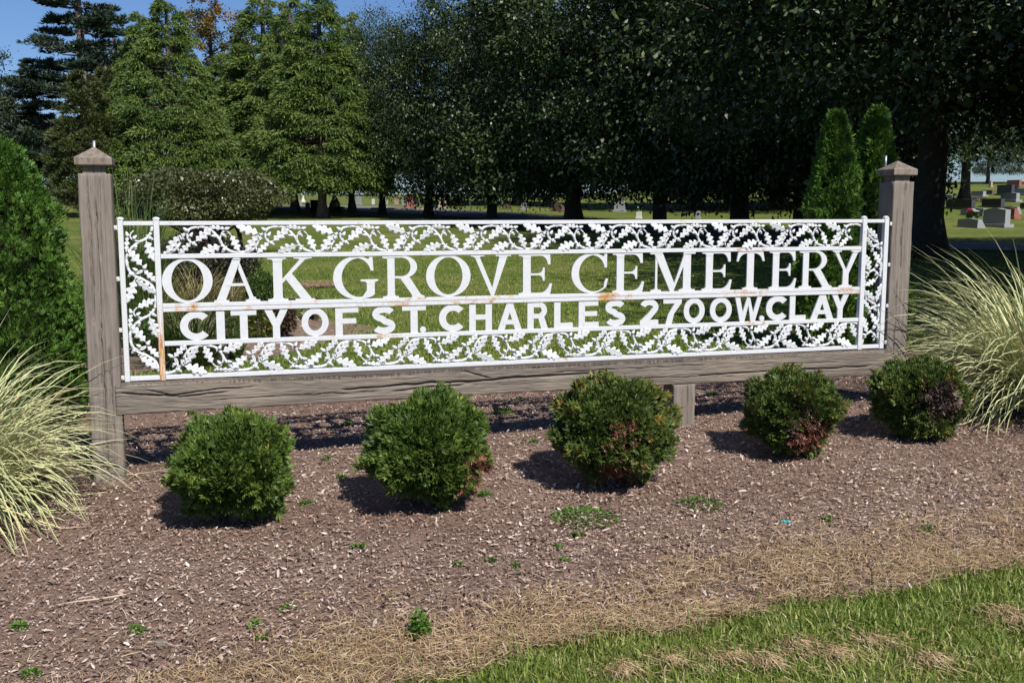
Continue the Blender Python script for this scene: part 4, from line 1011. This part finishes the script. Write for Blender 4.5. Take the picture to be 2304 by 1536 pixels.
plant_tree(oakB, 'oak_tree', tx(1560, 70), 70, 'shaded oak in the second row behind the drive', 'oak', OG, 17.0, 4.4, 1.2)
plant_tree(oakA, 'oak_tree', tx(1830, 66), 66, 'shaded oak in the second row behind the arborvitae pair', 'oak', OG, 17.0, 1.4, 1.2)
# oaks along the street side, beyond the right edge of the view, that shade the lawn
for (x, y, h, q, w) in ((15.6, 9.5, 17, .3, 1.35), (20.5, 14, 17, 1.7, 1.0), (18, 25, 16, 2.9, 1.0), (30, 22, 16, 4.2, 1.0)):
    plant_tree(oakC, 'oak_tree', x, y, 'oak standing along the street beside the mulch bed', 'oak', 'oaks along the street', h, q, w)

def cone_proto(seed, h, rb, nclu, per, leaf, wleaf, mat, bark, clear=.5, droop=.8, clr=.72, power=.78, apex=1):
    r = np.random.default_rng(seed); rr = random.Random(seed)
    b = MB(); trunk(b, h * .96, .26, 1.9, k=12)
    f = 1 - r.uniform(0, 1, nclu) ** .60
    f = f * .97
    lob = lobes(60, seed, 1.0); a = r.uniform(0, 2 * math.pi, nclu)
    key = unit(np.stack([np.cos(a), np.sin(a), (f - .5) * 4], 1)); l, _ = lump(key, lob, 14)
    R = rb * (1 - f) ** power * (.62 + .5 * l) * r.uniform(.55, 1.0, nclu) ** .4
    C = np.stack([np.cos(a) * R, np.sin(a) * R, clear + f * (h - clear) - .10 * R], 1)
    for i in range(0, nclu, 3):
        c = C[i]; branch(b, (0, 0, min(h * .93, c[2] + .12 * R[i])), tuple(c * np.array([.92, .92, 1])), .05 * (1 - f[i]) + .02, .012, .1 * R[i] * .4, 5, 4, rr)
    cr = clr * (.45 + .65 * (1 - f)) * r.uniform(.7, 1.25, nclu)
    n = nclu * per; Cr = np.repeat(cr, per); Cc = np.repeat(C, per, 0); oa = np.repeat(np.stack([np.cos(a), np.sin(a), np.zeros(nclu)], 1), per, 0)
    d = rdir(n, r); d[:, 2] = np.abs(d[:, 2]) * .75
    q = r.uniform(.1, 1, n) ** .6
    P = Cc + d * (Cr * q)[:, None] + oa * (Cr * .25)[:, None]
    P[:, 2] -= (q ** 2) * Cr * .45
    A = d * .75 + oa * .35 + np.array([0, 0, -droop]) * (.3 + q)[:, None] + r.normal(0, .42, (n, 3))
    ti = np.clip(np.repeat(r.uniform(.2, .7, nclu), per) + r.normal(0, .17, n) + .12 * d[:, 2], 0, 1)
    V, F, T = cards(P, A, d + r.normal(0, .5, (n, 3)), leaf * r.uniform(.6, 1.3, n), wleaf * r.uniform(.7, 1.3, n), ti, .1, .5)
    return b.mesh('trunk', M[bark], True), mesh_np('crown', V, F, M[mat], {'tint': T}), h
cyA = cone_proto(201, 12.4, 5.4, 640, 150, .27, .062, 'cypress', 'pine_bark', .3, .6, .78)
cyB = cone_proto(202, 13.0, 4.2, 560, 150, .26, .060, 'cypress', 'pine_bark', 1.75, .6, .76)
CG = 'row of bald cypress trees'
plant_tree(cyA, 'bald_cypress', tx(398, 60), 60, 'broad bright green bald cypress reaching almost to the ground', 'cypress', CG, 12.5, .5, .86)
plant_tree(cyB, 'bald_cypress', tx(340, 66), 66, 'slender bald cypress crowding the broad cypress beside the pine', 'cypress', CG, 12.6, 2.5, .8)
plant_tree(cyB, 'bald_cypress', tx(608, 68), 68, 'bald cypress with a narrow spire beside the autumn coloured tree', 'cypress', CG, 14.0, 1.2, 1.05)
plant_tree(cyB, 'bald_cypress', tx(730, 57), 57, 'tall bald cypress with a bare reddish trunk above the dark waste bin', 'cypress', CG, 12.5, 3.4, .95)
plant_tree(cyB, 'bald_cypress', tx(668, 64), 64, 'bald cypress crowding behind the tall cypress with the reddish trunk', 'cypress', CG, 13.2, 4.4, .85)
plant_tree(cyB, 'bald_cypress', tx(795, 66), 66, 'narrow bald cypress against the first dark oak', 'cypress', CG, 12.6, 5.0, .78)
plant_tree(cyB, 'bald_cypress', tx(520, 73), 73, 'bald cypress filling the gap below the autumn coloured tree', 'cypress', CG, 11.0, .3, 1.1)
plant_tree(cyB, 'cypress_sapling', tx(757, 61), 61, 'small cypress sapling beside the low grey gravestone', 'cypress', None, 1.2, 2.0, 1.2)
autumn = oak_proto(104, 14, 3.0, 3.0, .22, 170, 130, .19, 'oak_dull')
plant_tree(autumn, 'autumn_tree', tx(492, 80), 80, 'tree with reddish brown turning leaves behind the cypresses', 'tree', None, 17.6, .7, .95)
farT = oak_proto(105, 12, 4.5, 1.5, .3, 170, 130, .22, 'far')
FG = 'far trees beyond the graves'
for px, Y, h, q in ((8, 92, 12.5, .2), (70, 100, 9, 1.2), (-60, 85, 14, 2.2), (1240, 105, 8, 3.1), (830, 112, 6.5, 4.0), (1330, 112, 9, 5.0), (2210, 110, 8.0, .9), (2300, 112, 9, 2.0), (2060, 115, 8, 2.8), (560, 112, 8, 3.6), (330, 110, 7, 4.2), (230, 105, 8, 5.2)):
    plant_tree(farT, 'far_tree', tx(px, Y), Y, 'bluish green broadleaf tree at the far edge of the cemetery', 'tree', FG, h, q, 1.0)
ced = cone_proto(203, 10, 2.6, 380, 100, .30, .06, 'cedar', 'pine_bark', .6, -.35, .5, .7)
plant_tree(ced, 'red_cedar', tx(212, 58), 58, 'dull olive red cedar in front of the pine', 'cedar', None, 8.3, .8, 1.25)
plant_tree(ced, 'red_cedar', tx(262, 72), 72, 'small olive red cedar wedged between the pine and the broad cypress', 'cedar', None, 10.0, 2.8, .9)
def pine_proto(seed, h):
    r = np.random.default_rng(seed); rr = random.Random(seed)
    b = MB(); trunk(b, h * .97, .48, 1.5, k=14)
    PP = []; AA = []; TT = []
    z = 3.4
    while z < h - .6:
        f = z / h
        Lm = 6.4 * min(1, (1 - f) * 2.2 + .15) * (.9 if f > .3 else .95)
        for j in range(rr.randint(4, 6)):
            a = rr.uniform(0, 2 * math.pi); L = Lm * rr.uniform(.55, 1.12); up = rr.uniform(-.10, .16)
            tip = np.array([math.cos(a) * L, math.sin(a) * L, z + L * up]); root = np.array([0, 0, z - .2])
            branch(b, tuple(root), tuple(tip), .10 * (1 - f) + .03, .015, -.05 * L, 5, 5, rr)
            for m_ in range(int(9 + L * 5.5)):
                t = rr.uniform(.32, 1.0); c = root + (tip - root) * t + np.array([0, 0, -.05 * L * math.sin(math.pi * t)])
                sp = .20 * L * (1.15 - t) + .15; c = c + np.array([rr.gauss(0, sp), rr.gauss(0, sp), rr.uniform(0, .28)])
                k = 24; d = rdir(k, r); d[:, 2] = d[:, 2] * .5 + .35; d += (tip - root) / max(L, .1) * .45
                PP.append(np.repeat(c[None], k, 0) + d * .08); AA.append(d); TT.append(np.clip(rr.uniform(.1, .75) + r.normal(0, .15, k), 0, 1))
        z += rr.uniform(.5, 1.25)
    P = np.concatenate(PP); A = np.concatenate(AA); T = np.concatenate(TT)
    V, F, T = cards(P, A, r.normal(size=P.shape),   .50 * r.uniform(.7, 1.2, len(P)), .10, T, .05, .5)
    return b.mesh('trunk', M['pine_bark'], True), mesh_np('crown', V, F, M['pine'], {'tint': T}), h
pine = pine_proto(301, 24)
plant_tree(pine, 'pine_tree', tx(208, 88), 88, 'tall dark pine with layered horizontal boughs and a grey trunk', 'pine', None, 24.0, .6, 1.0)
plant_tree(pine, 'pine_tree', tx(100, 92), 92, 'lower dark pine beside the tall layered pine', 'pine', None, 12.5, 3.0, 1.1)
# weeping small tree
wx, wy = tx(478, 27), 27
wt = leaf_shrub('weeping_tree', wx - .12, wy, 4.3, 1.7, 22000, .11, 61, M['shrub_dark'], 'low spreading dark leaved weeping tree behind the top left of the sign', 'tree', None, .88, 1.0, 40, .55)
b = MB(); b.tube([(.9, .1, -.1), (.85, .05, .6), (.55, 0, 1.2), (0, 0, 1.7)], [.07, .06, .05, .035], 8); b.build('trunk', M['bark'], wt, True)

# ------------------------------------------------------------------ graves
SG = 'gravestones on the rise'
def slab(w, h, d, top='flat', taper=0.0, slant=0.0, back=0.0):
    m_ = MB(); n = 14; out = []
    if top == 'flat': prof = [(w / 2, h), (-w / 2, h)]
    elif top == 'round': prof = [(w / 2 * math.cos(t), h - w * .35 + w * .35 * math.sin(t)) for t in np.linspace(0, math.pi, n)]
    elif top == 'serp': prof = [(w / 2 * (1 - 2 * t), h * (.90 + .10 * (.5 - .5 * math.cos(2 * math.pi * t)))) for t in np.linspace(0, 1, n)]
    ring = [(-w / 2, 0), (w / 2, 0)] + prof
    k = len(ring)
    F_ = [(x, -d / 2 + slant * (z / h) * d, z) for x, z in ring]; B_ = [(x * (1 - taper), d / 2 - back * (z / h) * d, z) for x, z in ring]
    m_.add(F_ + B_, [tuple(range(k)), tuple(range(2 * k - 1, k - 1, -1))] + [(j, k + j, k + (j + 1) % k, (j + 1) % k) for j in range(k)])
    return m_
def grave(px0, px1, ptop, pbase, kind, mat, label, rz=-1.15, base=True, group=SG):
    pc = (px0 + px1) / 2; x, y, z = hit(pc, pbase); s = y / 2304
    w = (px1 - px0) * s; h = max((pbase - ptop) * s, .12)
    t = thing('gravestone', (x, y, z - .02), label, 'gravestone', group, rz)
    hb = min(.16, h * .22) if base else 0
    ww = w / (abs(math.cos(rz)) + .28 * abs(math.sin(rz)))
    d = max(.16, min(.32, ww * .28)); mt = M[mat]
    if kind in ('flat', 'round', 'serp'):
        o = slab(ww * (.86 if base else 1), h - hb, d, kind).build('tablet', mt, t); o.location = (0, 0, hb)
    elif kind == 'slant':
        o = slab(ww * (.9 if base else 1), h - hb, d * 1.7, 'serp', 0, .06, .58).build('slant_marker', mt, t); o.location = (0, 0, hb)
    elif kind == 'obelisk':
        a = w * .36; m_ = MB(); q = lambda r_, z_: [(-r_, -r_, z_), (r_, -r_, z_), (r_, r_, z_), (-r_, r_, z_)]
        m_.loft([q(a, h * .16), q(a, h * .24), q(a * .8, h * .26), q(a * .58, h * .92), q(a * .02, h)]); m_.build('shaft', mt, t); hb = h * .16
    elif kind == 'pillar':
        a = w * .34; m_ = MB(); q = lambda r_, z_: [(-r_, -r_, z_), (r_, -r_, z_), (r_, r_, z_), (-r_, r_, z_)]
        m_.loft([q(a, h * .2), q(a * .94, h * .86), q(a * 1.12, h * .88), q(a * 1.12, h * .94), q(a * .5, h)]); m_.build('shaft', mt, t); hb = h * .2
    elif kind == 'flatstone':
        m_ = MB(); q = lambda e, z_: [(-w / 2 + e, -w * .35 + e, z_), (w / 2 - e, -w * .35 + e, z_), (w / 2 - e, w * .35 - e, z_), (-w / 2 + e, w * .35 - e, z_)]
        m_.loft([q(0, 0), q(0, h * .8), q(.04, h)]); m_.build('marker', mt, t); hb = 0
    if hb > 0:
        m_ = MB(); bw = (ww if kind not in ('obelisk', 'pillar') else w) / 2; bd = d * .95 if kind not in ('obelisk', 'pillar') else bw
        q = lambda e, z_: [(-bw + e, -bd + e, z_), (bw - e, -bd + e, z_), (bw - e, bd - e, z_), (-bw + e, bd - e, z_)]
        m_.loft([q(0, 0), q(0, hb - .012), q(.012, hb - .002)]); m_.build('base', mt, t)
    return t
g1 = grave(2167, 2204, 491, 512, 'slant', 'g_grey', 'low grey slant gravestone with a bouquet behind it', base=False)
grave(2218, 2264, 468, 511, 'serp', 'g_grey', 'upright grey tablet gravestone on a base beside the flower bouquet')
grave(2173, 2214, 467, 485, 'slant', 'g_grey', 'wide pale grey slant gravestone behind the bouquet', base=False)
grave(2133, 2188, 447, 471, 'serp', 'g_dark', 'wide dark polished slab gravestone with a wavy top')
grave(2214, 2254, 447, 467, 'flat', 'g_dark', 'square topped dark slab gravestone behind the upright grey tablet')
grave(2259, 2286, 467, 492, 'slant', 'g_red', 'small red granite slant gravestone')
grave(2266, 2290, 464, 481, 'slant', 'g_grey', 'grey slant gravestone just behind the small red one', base=False)
grave(2256, 2288, 433, 454, 'serp', 'g_grey', 'light grey gravestone with rounded shoulders on a wide base')
grave(2247, 2277, 416, 440, 'flat', 'g_dark', 'tall dark rectangular gravestone behind the light grey one')
grave(2269, 2294, 405, 420, 'flat', 'g_red', 'square red granite gravestone on the crest')
grave(2277, 2290, 420, 431, 'serp', 'g_dark', 'small dark gravestone below the square red one')
grave(2189, 2214, 430, 442, 'flat', 'g_grey', 'grey block gravestone beside the oak with flared roots')
grave(2215, 2234, 428, 437, 'flat', 'g_brown', 'low brown gravestone beside the grey block')
grave(2110, 2129, 441, 454, 'slant', 'g_white', 'scrolled white gravestone beside the thick oak trunk')
grave(2130, 2148, 438, 444, 'flatstone', 'g_white', 'low white sloping marker under the oak with flared roots', base=False)
grave(2187, 2203, 446, 451, 'flatstone', 'g_pink', 'flat pink marker in the yellowed grass', base=False)
grave(2284, 2312, 424, 439, 'flat', 'g_grey', 'broad grey gravestone below the crest on the right slope')
grave(2106, 2113, 470, 478, 'round', 'g_white', 'tiny white marker touching the thick oak trunk', base=False)
grave(2225, 2233, 406, 421, 'pillar', 'g_tan', 'tan pillar marker with a pale top near the crest')
grave(2066, 2080, 398, 420, 'obelisk', 'g_white', 'white monument glimpsed between right post and oak trunk')
grave(2300, 2326, 455, 470, 'serp', 'g_dark', 'dark gravestone at the edge of the view')
grave(659, 667, 452, 461, 'round', 'g_grey', 'little round topped grey stone, paired with a larger one', rz=-.3)
grave(668, 679, 451, 462, 'round', 'g_grey', 'larger round topped grey stone of the pair by the white obelisk', rz=-.3)
grave(677, 687, 434, 455, 'obelisk', 'g_white', 'slim white obelisk beside the weeping tree', rz=.3)
grave(687, 698, 455, 471, 'round', 'g_dark', 'dark round topped stone beside the waste bin', rz=-.4)
grave(801, 814, 441, 461, 'flat', 'g_grey', 'tall grey tablet on a stepped base in the sunny grass', rz=-.3)
grave(783, 801, 447, 457, 'flat', 'g_grey', 'wide grey family monument behind the tall grey tablet', rz=-.3)
grave(764, 777, 464, 473, 'slant', 'g_grey', 'small grey slant stone beside the cypress sapling', rz=-.5, base=False)
grave(837, 843, 447, 460, 'round', 'g_white', 'narrow white marble stone before the first oak trunk', rz=-.2, base=False)
grave(861, 868, 447, 460, 'round', 'g_white', 'narrow pale stone just behind the white post', rz=-.2)
grave(911, 932, 436, 467, 'pillar', 'g_red', 'big red granite pillar monument between two oak trunks', rz=.3)
grave(914, 922, 428, 458, 'obelisk', 'g_white', 'white obelisk rising behind the red pillar monument', rz=.3)
grave(887, 897, 447, 460, 'serp', 'g_pink', 'pink stone left of the red pillar monument', rz=-.3)
grave(904, 911, 445, 461, 'flat', 'g_grey', 'grey stone tucked against the red pillar monument', rz=-.3)
grave(931, 938, 449, 460, 'round', 'g_dark', 'dark stone on the sunny side of the red pillar monument', rz=-.3)
grave(938, 945, 452, 462, 'slant', 'g_grey', 'small slant stone beyond the red pillar monument', rz=-.3)
grave(949, 955, 446, 457, 'flat', 'g_grey', 'thin grey stone beside the straight oak trunk', rz=-.3)
grave(984, 994, 445, 468, 'pillar', 'g_tan', 'first of two matching tan pillars', rz=.3)
grave(995, 1005, 445, 468, 'pillar', 'g_tan', 'second of two matching tan pillars', rz=.3)
grave(984, 995, 425, 455, 'obelisk', 'g_grey', 'grey obelisk behind the two matching tan pillars', rz=.3)
grave(1134, 1148, 459, 470, 'flat', 'g_brown', 'brown headstone beside the slim oak trunk', rz=-.4)
grave(1172, 1186, 456, 472, 'round', 'g_grey', 'grey stone under the low oak boughs', rz=-.4)
grave(1220, 1244, 443, 460, 'flat', 'g_grey', 'broad grey monument behind the brown wedge monument', rz=-.3)
grave(1242, 1270, 456, 476, 'slant', 'g_brown', 'brown wedge shaped monument beside the thick oak trunk', rz=-.7)
grave(1380, 1408, 448, 477, 'flat', 'g_grey', 'large grey monument in the shade of the oaks', rz=-.4)
g2 = grave(1431, 1444, 475, 492, 'flat', 'g_white', 'little white stone with pale blue flowers on top', rz=-.4)
grave(1630, 1654, 446, 459, 'flat', 'g_grey', 'grey monument deep in the oak shade', rz=-.4)
grave(1566, 1576, 474, 493, 'round', 'g_grey', 'small round topped stone beside an oak trunk', rz=-.4)
grave(1790, 1798, 481, 494, 'obelisk', 'g_white', 'tiny pointed white stone beside the arborvitae pair', rz=.3)
grave(170, 180, 424, 447, 'obelisk', 'g_white', 'white obelisk beside the grey pine trunk', rz=.3)
grave(268, 280, 434, 448, 'flat', 'g_white', 'white stone seen past the left timber post', rz=-.3)
# bouquet and flowers
def bouquet(loc, r0, cols, label, seed):
    r = np.random.default_rng(seed); t = thing('bouquet', loc, label, 'flowers')
    n = 120; D = rdir(n, r); D[:, 2] = np.abs(D[:, 2])
    V, F, T = cards(D * r0 * .5, D, r.normal(size=(n, 3)), r0 * .8, r0 * .3, r.uniform(0, .6, n)); link('leaves', mesh_np('leaves', V, F, M['shrub_green'], {'tint': T}), t)
    for i, c in enumerate(cols):
        a = 2 * math.pi * i / len(cols); q = np.array([math.cos(a) * r0 * .8, math.sin(a) * r0 * .4, r0 * .9 + .3 * r0 * (i % 2)])
        m_ = MB()
        for ring, (rr_, zz, k) in enumerate(((.42, .0, 7), (.28, .10, 6), (.14, .18, 5))):
            for j in range(k):
                b_ = 2 * math.pi * j / k + ring; cx_, sx_ = math.cos(b_), math.sin(b_)
                m_.add([(q[0] + cx_ * .05 * r0, q[1] + sx_ * .05 * r0, q[2] + zz * r0), (q[0] + (cx_ * rr_ - sx_ * .2) * r0, q[1] + (sx_ * rr_ + cx_ * .2) * r0, q[2] + (zz + .16) * r0), (q[0] + cx_ * rr_ * 1.35 * r0, q[1] + sx_ * rr_ * 1.35 * r0, q[2] + (zz + .22) * r0), (q[0] + (cx_ * rr_ + sx_ * .2) * r0, q[1] + (sx_ * rr_ - cx_ * .2) * r0, q[2] + (zz + .16) * r0)], [(0, 1, 2, 3)])
        m_.build('flower', c, t)
    b = MB(); b.lathe([(r0 * .25, -r0 * 1.6), (r0 * .3, -r0 * .6), (r0 * .22, 0), (r0 * .3, r0 * .25)], 10); b.build('vase', M['g_grey'], t, True)
    return t
M['pink'] = plain('pink_petals', (.75, .10, .22), .6, .2, 30); M['petal_white'] = plain('white_petals', (.8, .78, .76), .6, .1, 30); M['petal_blue'] = plain('pale_blue_petals', (.45, .65, .72), .6, .1, 30)
gl = g1.location
bouquet((gl.x + .22, gl.y + .42, gl.z + .46), .26, [M['petal_white'], M['petal_white'], M['pink'], M['pink'], M['petal_white']], 'pink and white flower bouquet behind the low slant gravestone', 5)
gl = g2.location
bouquet((gl.x, gl.y + .02, gl.z + .46), .13, [M['petal_blue'], M['petal_blue'], M['petal_white']], 'pale blue flowers on the little white stone', 6)
# waste bin
x, y, z = hit(707, 476); s = y / 2304
wb = thing('waste_bin', (x, y, z), 'dark brown waste bin beside the reddish cypress trunk', 'bin')
M['bin'] = plain('dark_brown_plastic', (.020, .014, .013), .5, .2, 10)
b = MB(); b.lathe([(7.5 * s, 0), (8.5 * s, 24 * s), (9 * s, 24.2 * s), (9 * s, 25.5 * s), (7.8 * s, 25.6 * s), (7.6 * s, 22 * s)], 20); b.build('drum', M['bin'], wb, True)
for zz in (8, 16):
    b = MB(); b.lathe([(8.0 * s + zz * .03 * s, (zz - .4) * s), (8.5 * s + zz * .03 * s, zz * s), (8.0 * s + zz * .03 * s, (zz + .4) * s)], 20); b.build('hoop', M['bin'], wb, True)
# white post and stone kerbs
x, y, z = hit(871.5, 472); s = y / 2304
wp = thing('marker_post', (x, y, z), 'slim white marker post beside the first oak trunk', 'post')
b = MB(); b.box((-1.6 * s, -1.6 * s, -.1), (1.6 * s, 1.6 * s, 24 * s)); b.build('shaft', M['g_white'], wp)
b = MB(); q = lambda e, z_: [(-e, -e, z_), (e, -e, z_), (e, e, z_), (-e, e, z_)]; b.loft([q(2 * s, 24.05 * s), q(2 * s, 25 * s), q(.2 * s, 26.5 * s)]); b.build('cap', M['g_white'], wp)
def kerb(p0, p1, hpx, mat, label):
    a, b_ = hit(*p0), hit(*p1); L = math.hypot(b_[0] - a[0], b_[1] - a[1]); ang = math.atan2(b_[1] - a[1], b_[0] - a[0]); h = hpx * a[1] / 2304
    t = thing('plot_kerb', (a[0], a[1], min(a[2], b_[2]) - .03), label, 'kerb', rz=ang)
    n = max(2, int(L / 1.1))
    for i in range(n):
        m_ = MB(); e = .01; x0, x1 = L * i / n + e, L * (i + 1) / n - e
        dz = (b_[2] - a[2]) * (i + .5) / n
        q = lambda e_, z_: [(x0 + e_, e_, z_), (x1 - e_, e_, z_), (x1 - e_, .32 - e_, z_), (x0 + e_, .32 - e_, z_)]
        m_.loft([q(0, -.1), q(0, h + dz - .02), q(.02, h + dz)]); m_.build('kerb_stone', M[mat], t)
kerb((834, 472), (884, 473), 7, 'g_brown', 'low brown stone kerb round a family plot')
kerb((886, 473), (958, 473), 6, 'g_tan', 'low tan stone kerb in front of the red pillar monument')

# ------------------------------------------------------------------ weeds and litter in the bed
def weed(px, py, w, h, seed, label, spiky=False, mat='weed', group='small weeds in the mulch', dense=1.0):
    r = np.random.default_rng(seed); x, y, z = hit(px, py); t = thing('weed', (x, y, z + .008), label, 'weed', group)
    n = int(max(26, 3200 * w * max(w, h) * dense * 3))
    a = r.uniform(0, 2 * math.pi, n); q = np.sqrt(r.uniform(0, 1, n))
    if spiky:
        B = np.zeros((n, 3)); A = np.stack([np.cos(a), np.sin(a), r.uniform(.15, .9, n)], 1); L = r.uniform(.5, 1, n) * w * .55; W = L * .13
    else:
        hh = h * (1 - q ** 2) * r.uniform(.3, 1, n) + .004
        B = np.stack([np.cos(a) * q * w * .5, np.sin(a) * q * w * .5, hh], 1); A = np.stack([np.cos(a), np.sin(a), r.uniform(-.1, 1.2, n)], 1) + r.normal(0, .6, (n, 3)); L = r.uniform(.012, .024, n); W = L * .62
    V, F, T = cards(B, A, r.normal(0, .4, (n, 3)) + np.array([0, 0, 1.0]), L, W, r.uniform(0, 1, n), .15, .55)
    link('leaves', mesh_np('leaves', V, F, M[mat], {'tint': T}), t)
    b = MB()
    for i in range(5):
        e = B[r.integers(0, n)] if not spiky else np.array([r.normal(0, .01), r.normal(0, .01), h * .4]); b.tube([(0, 0, -.01), tuple(e * .5 + np.array([0, 0, .004])), tuple(e)], [.0022, .0016, .001], 4)
    b.build('stems', M['reed'], t)
    return t
weed(1315, 1170, .34, .035, 1, 'wide creeping green weed mat on the mulch', group=None, dense=.55)
weed(1575, 1142, .24, .03, 2, 'smaller creeping weed mat beside the bronze tipped shrub', group=None, dense=.5)
weed(945, 1440, .085, .11, 3, 'bright green feathery seedling in the straw', group=None, dense=4)
weed(1300, 1212, .10, .03, 4, 'spiky grass tuft below the wide weed mat', True, group=None)
weed(1132, 935, .14, .06, 5, 'broad leaved weed in the shadow behind the beam', group=None, dense=1.2)
for k, (px, py, w) in enumerate([(650, 1378, .055), (305, 1432, .06), (575, 1422, .05), (805, 1242, .06), (770, 1080, .06), (690, 1142, .07), (1092, 1122, .07), (1105, 1270, .04), (1160, 1288, .045), (1028, 1280, .035), (45, 1422, .06), (70, 1530, .07), (590, 1448, .035), (1858, 1178, .05), (2085, 1205, .06), (1255, 1240, .03), (1200, 1000, .05), (780, 960, .07), (430, 935, .08), (1170, 905, .06), (460, 945, .09), (1600, 890, .06), (735, 1040, .05), (1270, 1272, .03)]):
    weed(px, py, w, .022, 40 + k, 'tiny green weed sprig in the bark mulch', dense=2.0)
M['teal'] = plain('teal_plastic', (.02, .40, .42), .4, .1, 10); M['pale_wood'] = plain('pale_stick', (.50, .40, .28), .8, .2, 20)
x, y, z = hit(1768, 1184)
b = MB(); pr = [(-.022, .012), (-.012, .015), (0, .010), (.012, .014), (.024, .008)]
V = []; F = []
for i, (a, c) in enumerate(pr): V += [(a, -.006, c + .010), (a, .007, c + .014), (a, -.006, c + .012), (a, .007, c + .016)]
for i in range(4): F += [(4 * i, 4 * i + 4, 4 * i + 5, 4 * i + 1), (4 * i + 2, 4 * i + 3, 4 * i + 7, 4 * i + 6), (4 * i, 4 * i + 2, 4 * i + 6, 4 * i + 4), (4 * i + 1, 4 * i + 5, 4 * i + 7, 4 * i + 3)]
b.add(V, F); o = b.build('plastic_scrap', M['teal']); o.location = (x, y, z); o.rotation_euler = (0, 0, -.4); tag(o, 'small teal plastic scrap lying on the mulch', 'litter')
x, y, z = hit(205, 1365)
b = MB(); b.tube([(-.13, -.03, .018), (-.05, -.012, .026), (.03, .01, .028), (.13, .045, .034)], [.0025, .0035, .004, .003], 6); b.tube([(.03, .01, .028), (.06, .0, .04)], [.003, .0015], 5); o = b.build('stick', M['pale_wood'], None, True); o.location = (x, y, z); tag(o, 'pale dry stick lying on the mulch below the left grass clump', 'stick')
x, y, z = hit(362, 1460)
b = MB(); q = lambda e, z_: [(-.022 + e, -.012 + e, z_), (.022 - e, -.014 + e, z_), (.021 - e, .012 - e, z_), (-.021 + e, .013 - e, z_)]
b.loft([q(0, .0), q(0, .030), q(.003, .034)]); o = b.build('wood_block', M['brownblock'] if 'brownblock' in M else M['wood_end']); o.location = (x, y, z); o.rotation_euler = (0, .08, .3); tag(o, 'small square wood block in the straw', 'wood block')
